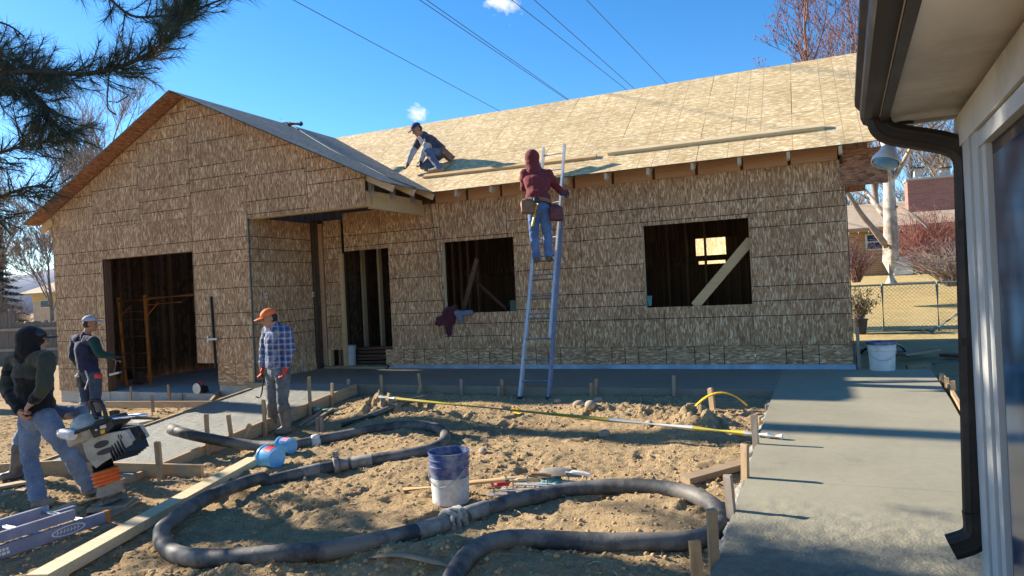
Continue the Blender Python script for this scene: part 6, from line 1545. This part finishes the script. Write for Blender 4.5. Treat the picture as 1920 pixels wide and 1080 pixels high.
# ------------------------------------------------------------------ left background
def wood_fence():
    D = 23; T = None
    a = atd(-90, 590, D+1); b = atd(118, 590, D+.0); d = (b-a); d.z = 0; L = d.length; d.normalize(); n = int(L/.15)
    T = thing('wood_fence', (a.x, a.y, gz(a.x, a.y)), 'weathered grey board fence behind the hooded worker', 'fence')
    for i in range(n):
        p = a+d*(i+.5)*.15; g = gz(p.x, p.y); h = 1.75+random.uniform(-.04,.04) if i < n*.55 else 1.45+random.uniform(-.05,.05)
        MB().box((p.x, p.y, g+h/2), (.138,.02,h), Matrix.Rotation(math.atan2(d.y, d.x)+random.uniform(-.06,.06), 3, 'Z'), jit=.006).build('board', 'grey_fence', T)
    for z in (.5, 1.2): MB().beam(a+V((0,0,gz(a.x,a.y)+z-a.z))-F*.04, b+V((0,0,gz(b.x,b.y)+z-b.z))-F*.04, .05, .09).build('rail', 'stake_grey', T)
wood_fence()
def tan_house():
    D = 40; q = lambda u, v, o=0: atd(u, v, D+o)
    zb = -.4; ze = q(75, 553).z; x0 = q(52, 560).x; Y0 = q(75, 560).y; x1 = q(190, 560).x
    T = thing('tan_house', (x0, Y0, zb), 'small tan stucco house beyond the board fence', 'house')
    plain('stucco', (.48,.37,.27), .9, 0, .08, 4, .2)
    MB().box(((x0+x1)/2, Y0+4, (zb+ze)/2), (x1-x0, 8, ze-zb)).build('wall', 'stucco', T); MB().box(((x0+x1)/2, Y0-.02, ze-.2), (x1-x0, .04, .4)).build('frieze', 'yellow_paint', T)
    e0 = V((x0-.5, Y0-.6, ze)); e1 = V((x1+.5, Y0-.6, ze)); h = 2.0
    MB().prism([e0, e1, e1+V((-3.0,4.6,h)), e0+V((3.5,4.6,h))], V((0,0,.1))).build('roof', 'tan_shingle', T)
    MB().prism([e0, e0+V((3.5,4.6,h)), e0+V((0,9.2,0))], V((0,0,.1))).build('roof', 'tan_shingle', T)
    w0 = onY(78, 578, Y0); w1 = onY(100, 561, Y0); W = MB().box(((w0.x+w1.x)/2, Y0-.03, (w0.z+w1.z)/2), (w1.x-w0.x, .08, w1.z-w0.z)).build('window_frame', 'white_paint', T); MB().box(((w0.x+w1.x)/2, Y0-.08, (w0.z+w1.z)/2), (w1.x-w0.x-.14, .02, w1.z-w0.z-.14)).build('pane', 'glass_dark', W)
tan_house()
G_ = 'bare trees behind the garage'
bare_tree('bare_tree', on_g(205, 32), 12.5, 'large bare tree with crooked limbs behind the garage gable', 51, .28, 'bark_grey', 'twig_tan', 5, .6, trunkfrac=.35, minr=.011)
bare_tree('bare_tree', on_g(95, 27), 6.5, 'slender bare tree between the garage and the tan house', 52, .10, 'bark_grey', 'twig_tan', 5, .55, minr=.009)
bare_tree('bare_tree', on_g(-8, 36), 9, 'bare tree beside the spruce beyond the board fence', 53, .2, 'bark_grey', 'twig_tan', 5, .6, minr=.011)
bare_tree('bare_tree', on_g(120, 44), 13, 'distant bare tree behind the tan house', 54, .22, 'bark_grey', 'twig_tan', 5, .55, minr=.014)
for i, (u, D, lb) in enumerate(((-45,27,'brown brush thicket left of the tan house beside the spruce'), (-12,28,'brown brush thicket between the spruce and the tan house'), (22,46,'brown brush thicket beyond the corner of the tan house'))):
    shrub('brush', on_g(u, D), 3.0, 1.5, 220, 'twig_tan', lb, 60+i, .009)
# spruce
def spruce(P, H, label):
    T = thing('spruce_tree', P, label, 'tree'); rnd = random.Random(4); m = MB(); MB().tube([V(P), V(P)+V((0,0,H))], [.2,.03], 8).build('trunk', 'bark_dark', T, smooth=True)
    z = .8
    while z < H:
        R_ = (H-z)/H*H*.26+.15
        for k in range(11):
            a = rnd.uniform(0, 6.28); e = V((math.cos(a)*R_*rnd.uniform(.7,1.1), math.sin(a)*R_*rnd.uniform(.7,1.1), -.25*R_)); b = V(P)+V((0,0,z))
            for j in range(14):
                t = .15+.85*j/13; c = b+e*t; w_ = .28*(1.15-t)+.05
                for s_ in range(5):
                    dv = V((rnd.uniform(-1,1), rnd.uniform(-1,1), rnd.uniform(-.9,.3)))*w_; sd = dv.orthogonal().normalized()*.035; m.add([c-sd, c+dv, c+sd], [(0,1,2)])
        z += .28
    m.build('crown', 'spruce', T)
spruce(on_g(-12, 30), 6.2, 'blue spruce tree at the edge of the yard beyond the board fence')
# hills
m = MB(); n = 40
for j, (D, h0) in enumerate(((2600, 0), (2700, 120), (3000, 190), (3400, 150))):
    for i in range(n+1):
        u = -700+1500*i/n; p = atd(u, 585, D); m.v.append((p.x, p.y, h0*(1+.35*noise.noise((i*.22, j*.4, 0)))-5))
for j in range(3):
    for i in range(n): m.f.append((j*(n+1)+i, j*(n+1)+i+1, (j+1)*(n+1)+i+1, (j+1)*(n+1)+i)); m.m.append(0)
plain('hill', (.17,.20,.27), 1, 0, .2, .01, 0); struct(m.build('hills', 'hill', smooth=True))  # distance haze is painted into the blue-grey base colour
# ------------------------------------------------------------------ power lines and poles
LN = [((550,0),(940,210)), ((787,0),(1062,186)), ((800,0),(1068,188)), ((960,0),(1168,163)), ((1002,0),(1190,167)), ((1100,0),(1252,158))]
H_ = 9.2
far_pts = []
for i, (a, b) in enumerate(LN):
    A = onZ(*a, H_); B = onZ(*b, H_); d = (B-A).normalized(); s0 = (-14-A.y)/d.y; s1 = (68-A.y)/d.y
    P0 = A+d*s0; P1 = A+d*s1; far_pts.append((P0, P1))
    pts = [P0.lerp(P1, t)+V((0,0,0)) for t in np.linspace(0, 1, 12)]
    lb = ['single power line nearest the garage gable', 'power line of the close pair, upper cable', 'power line of the close pair, lower cable', 'power line just right of the cloud', 'power line second right of the cloud', 'power line farthest from the garage'][i]
    tag(MB().tube(pts, .011, 5, cap=False).build('power_line', 'black_plastic', smooth=True), 'thin black '+lb, 'power line', 'overhead power lines')
for k, lb in ((0, 'wooden utility pole at the street end of the power lines'), (1, 'wooden utility pole behind the new house at the far end of the power lines')):
    xs_ = [p[k].x for p in far_pts]; y = far_pts[0][k].y; xm = (min(xs_)+max(xs_))/2; T = thing('utility_pole', (xm, y, -.4), lb, 'utility pole')
    MB().tube([V((xm, y, -.6)), V((xm, y, H_+.6))], [.17,.12], 10).build('shaft', 'bark_dark', T, smooth=True); MB().beam(V((min(xs_)-.3, y, H_-.08)), V((max(xs_)+.3, y, H_-.08)), .1, .12).build('crossarm', 'bark_dark', T)
# tall bare tree off to the left whose trunk shades a strip across the yard
bare_tree('cottonwood_tree', V((-15.6, 7.45, gz(-15.6, 7.45))), 24, 'tall straight-trunked bare tree standing left of the garage', 77, .27, 'bark_grey', 'twig_tan', 4, .5, trunkfrac=.8, kids=2, minr=.012)
# ------------------------------------------------------------------ the pine
def pine():
    rnd = random.Random(12); P = V((-9.0, 3.9, gz(-9.0, 3.9))); T = thing('pine_tree', P, 'long-needled pine tree with boughs hanging over the yard', 'tree')
    wd = MB(); nl = MB(); dry = MB()
    wd.tube([P-V((0,0,.2)), P+V((.05,0,4)), P+V((0,.1,8)), P+V((.1,0,11))], [.2,.17,.11,.03], 12)
    wid = [1]
    def tuft(c, d, L, n, mb):
        d = d.normalized(); a, b, _ = basis(d)
        for i in range(n):
            t = rnd.random(); ph = rnd.uniform(0, 6.28); an = rnd.uniform(.25, 1.15); v = d*math.cos(an)+(a*math.cos(ph)+b*math.sin(ph))*math.sin(an)
            o = c-d*(t*.16); l = L*rnd.uniform(.7, 1.1); s = v.cross(V((rnd.uniform(-1,1), rnd.uniform(-1,1), rnd.uniform(-1,1)))).normalized()*.0017*wid[0]
            tip = o+v*l-V((0,0,.012*l/.12)); mb.v += [tuple(o-s), tuple(o+s), tuple(tip)]; k = len(mb.v); mb.f.append((k-3, k-2, k-1)); mb.m.append(0)
    def bough(pts, r, n_tw, dens, tw_len=.3, needles=46, fat=1):
        wid[0] = fat
        pts = smoothpath(pts, 6); n = len(pts); wd.tube(pts, [r*(1-.75*i/n)+.003 for i in range(n)], 6, cap=False)
        for j in range(n_tw):
            i = rnd.randrange(max(1, n//8), n-1); d = (pts[i+1]-pts[i]).normalized(); a, b, _ = basis(d); ph = rnd.uniform(0, 6.28)
            v = (d*rnd.uniform(.3,1)+(a*math.cos(ph)+b*math.sin(ph))*rnd.uniform(.4,1)+V((0,0,.15))).normalized(); L = tw_len*rnd.uniform(.4,1.2)
            e = pts[i]+v*L; mid = pts[i].lerp(e, .5)+V((0,0,-.02)); wd.tube([pts[i], mid, e], [.006,.005,.003], 4, cap=False)
            tuft(e, e-mid, .14, needles, nl if rnd.random() > .05 else dry); 
            if L > .18: tuft(mid, (e-pts[i]), .13, needles//2, nl)
        tuft(pts[-1], pts[-1]-pts[-3], .14, needles, nl)
    D = 5.0; q = lambda *l: [atd(u, v, D+o) for u, v, o in l]
    bough(q((-160,150,.5),(-60,140,.2),(0,138,0),(61,134,0),(163,138,0),(244,118,0),(310,77,0),(346,24,.1),(352,-30,.1)), .022, 150, 1, .26, 44)
    bough(q((352,-40,.2),(330,10,.2),(360,20,.2),(400,5,.2),(440,-10,.2)), .01, 22, 1, .18, 34)
    bough(q((100,-60,.4),(183,-20,.4),(244,28,.3),(300,30,.3),(345,25,.2)), .012, 40, 1, .22, 36)
    bough(q((-120,230,.3),(-20,180,.2),(40,165,0),(80,190,-.1),(95,230,-.1)), .014, 80, 1, .3, 46)
    bough(q((-140,330,.2),(-40,300,.1),(20,280,0),(81,265,-.1),(120,245,-.1)), .014, 48, 1, .26, 38)
    bough(q((-140,420,.2),(-40,385,.1),(10,365,0),(60,350,0),(98,352,.1)), .012, 26, 1, .22, 34)
    bough(q((-120,60,.6),(-30,90,.5),(20,110,.4),(70,130,.3),(120,150,.3)), .014, 75, 1, .28, 44)
    bough(q((-100,300,-.2),(-40,340,-.1),(-10,400,0),(20,440,.1)), .012, 22, 1, .22, 34)
    bough(q((-150,10,.3),(-60,30,.3),(10,45,.3),(45,68,.3)), .01, 6, 1, .2, 14)
    # bare dangling twig
    wd.tube(smoothpath(q((206,115,0),(204,150,0),(201,185,0),(204,205,0),(218,215,0)), 4), .006, 4); wd.tube(q((204,190,0),(220,192,0),(240,180,0)), .005, 4)
    # crown out of view
    def inview(p):
        v_ = p-EYE; dz = v_.dot(F)
        if dz < .2: return False
        u_ = 960+FPX*v_.dot(R)/dz; w_ = 540-FPX*v_.dot(U)/dz; return -40 < u_ < 1980 and -60 < w_ < 1140
    cnt = 0
    while cnt < 190:
        z = rnd.uniform(2.9, 10.2); a = rnd.uniform(0, 6.28); L = (1.1-.55*(z-2.9)/7.5)*rnd.uniform(1.6, 3.0); b = P+V((0,0,z)); e = b+V((math.cos(a)*L, math.sin(a)*L, rnd.uniform(-.3,.5)))
        if inview(e) or inview(b.lerp(e, .6)) or inview(e+V((.4,.3,0))): continue
        bough([b, b.lerp(e, .4)+V((0,0,.12)), b.lerp(e, .75)+V((0,0,.05)), e], .035, 15, 1, .42, 11, 8); cnt += 1
    wd.build('trunk', 'bark_dark', T, smooth=True, angle=None); o = nl.build('needles', 'pine_needles', T); o['kind'] = 'stuff'; o = dry.build('dry_needles', 'pine_needles_dry', T); o['kind'] = 'stuff'
pine()
# OSB sheets standing in the sun behind the house, glimpsed through the rooms
c = onY(1334, 465, 17.2); dv = V((.8, -.6, 0)).normalized(); z0 = gz(c.x, c.y)
T = thing('osb_stack', (c.x, c.y, z0), 'sunlit OSB sheet seen through the rear opening of the house', 'sheet')
panel([[(0,0),(PW*1.6,0),(PW*1.6,PH+.6),(0,PH+.6)]], V((c.x, c.y, z0))-dv*PW*.8, dv, EZ, 'osb_roof', 'sheet', T)
for k in (-.6, .6): MB().beam(V((c.x, c.y, z0+1.8))+dv*k+V((.02,.03,0)), V((c.x+.5, c.y+.8, z0))+dv*k, .04, .09).build('prop', 'lumber', T)
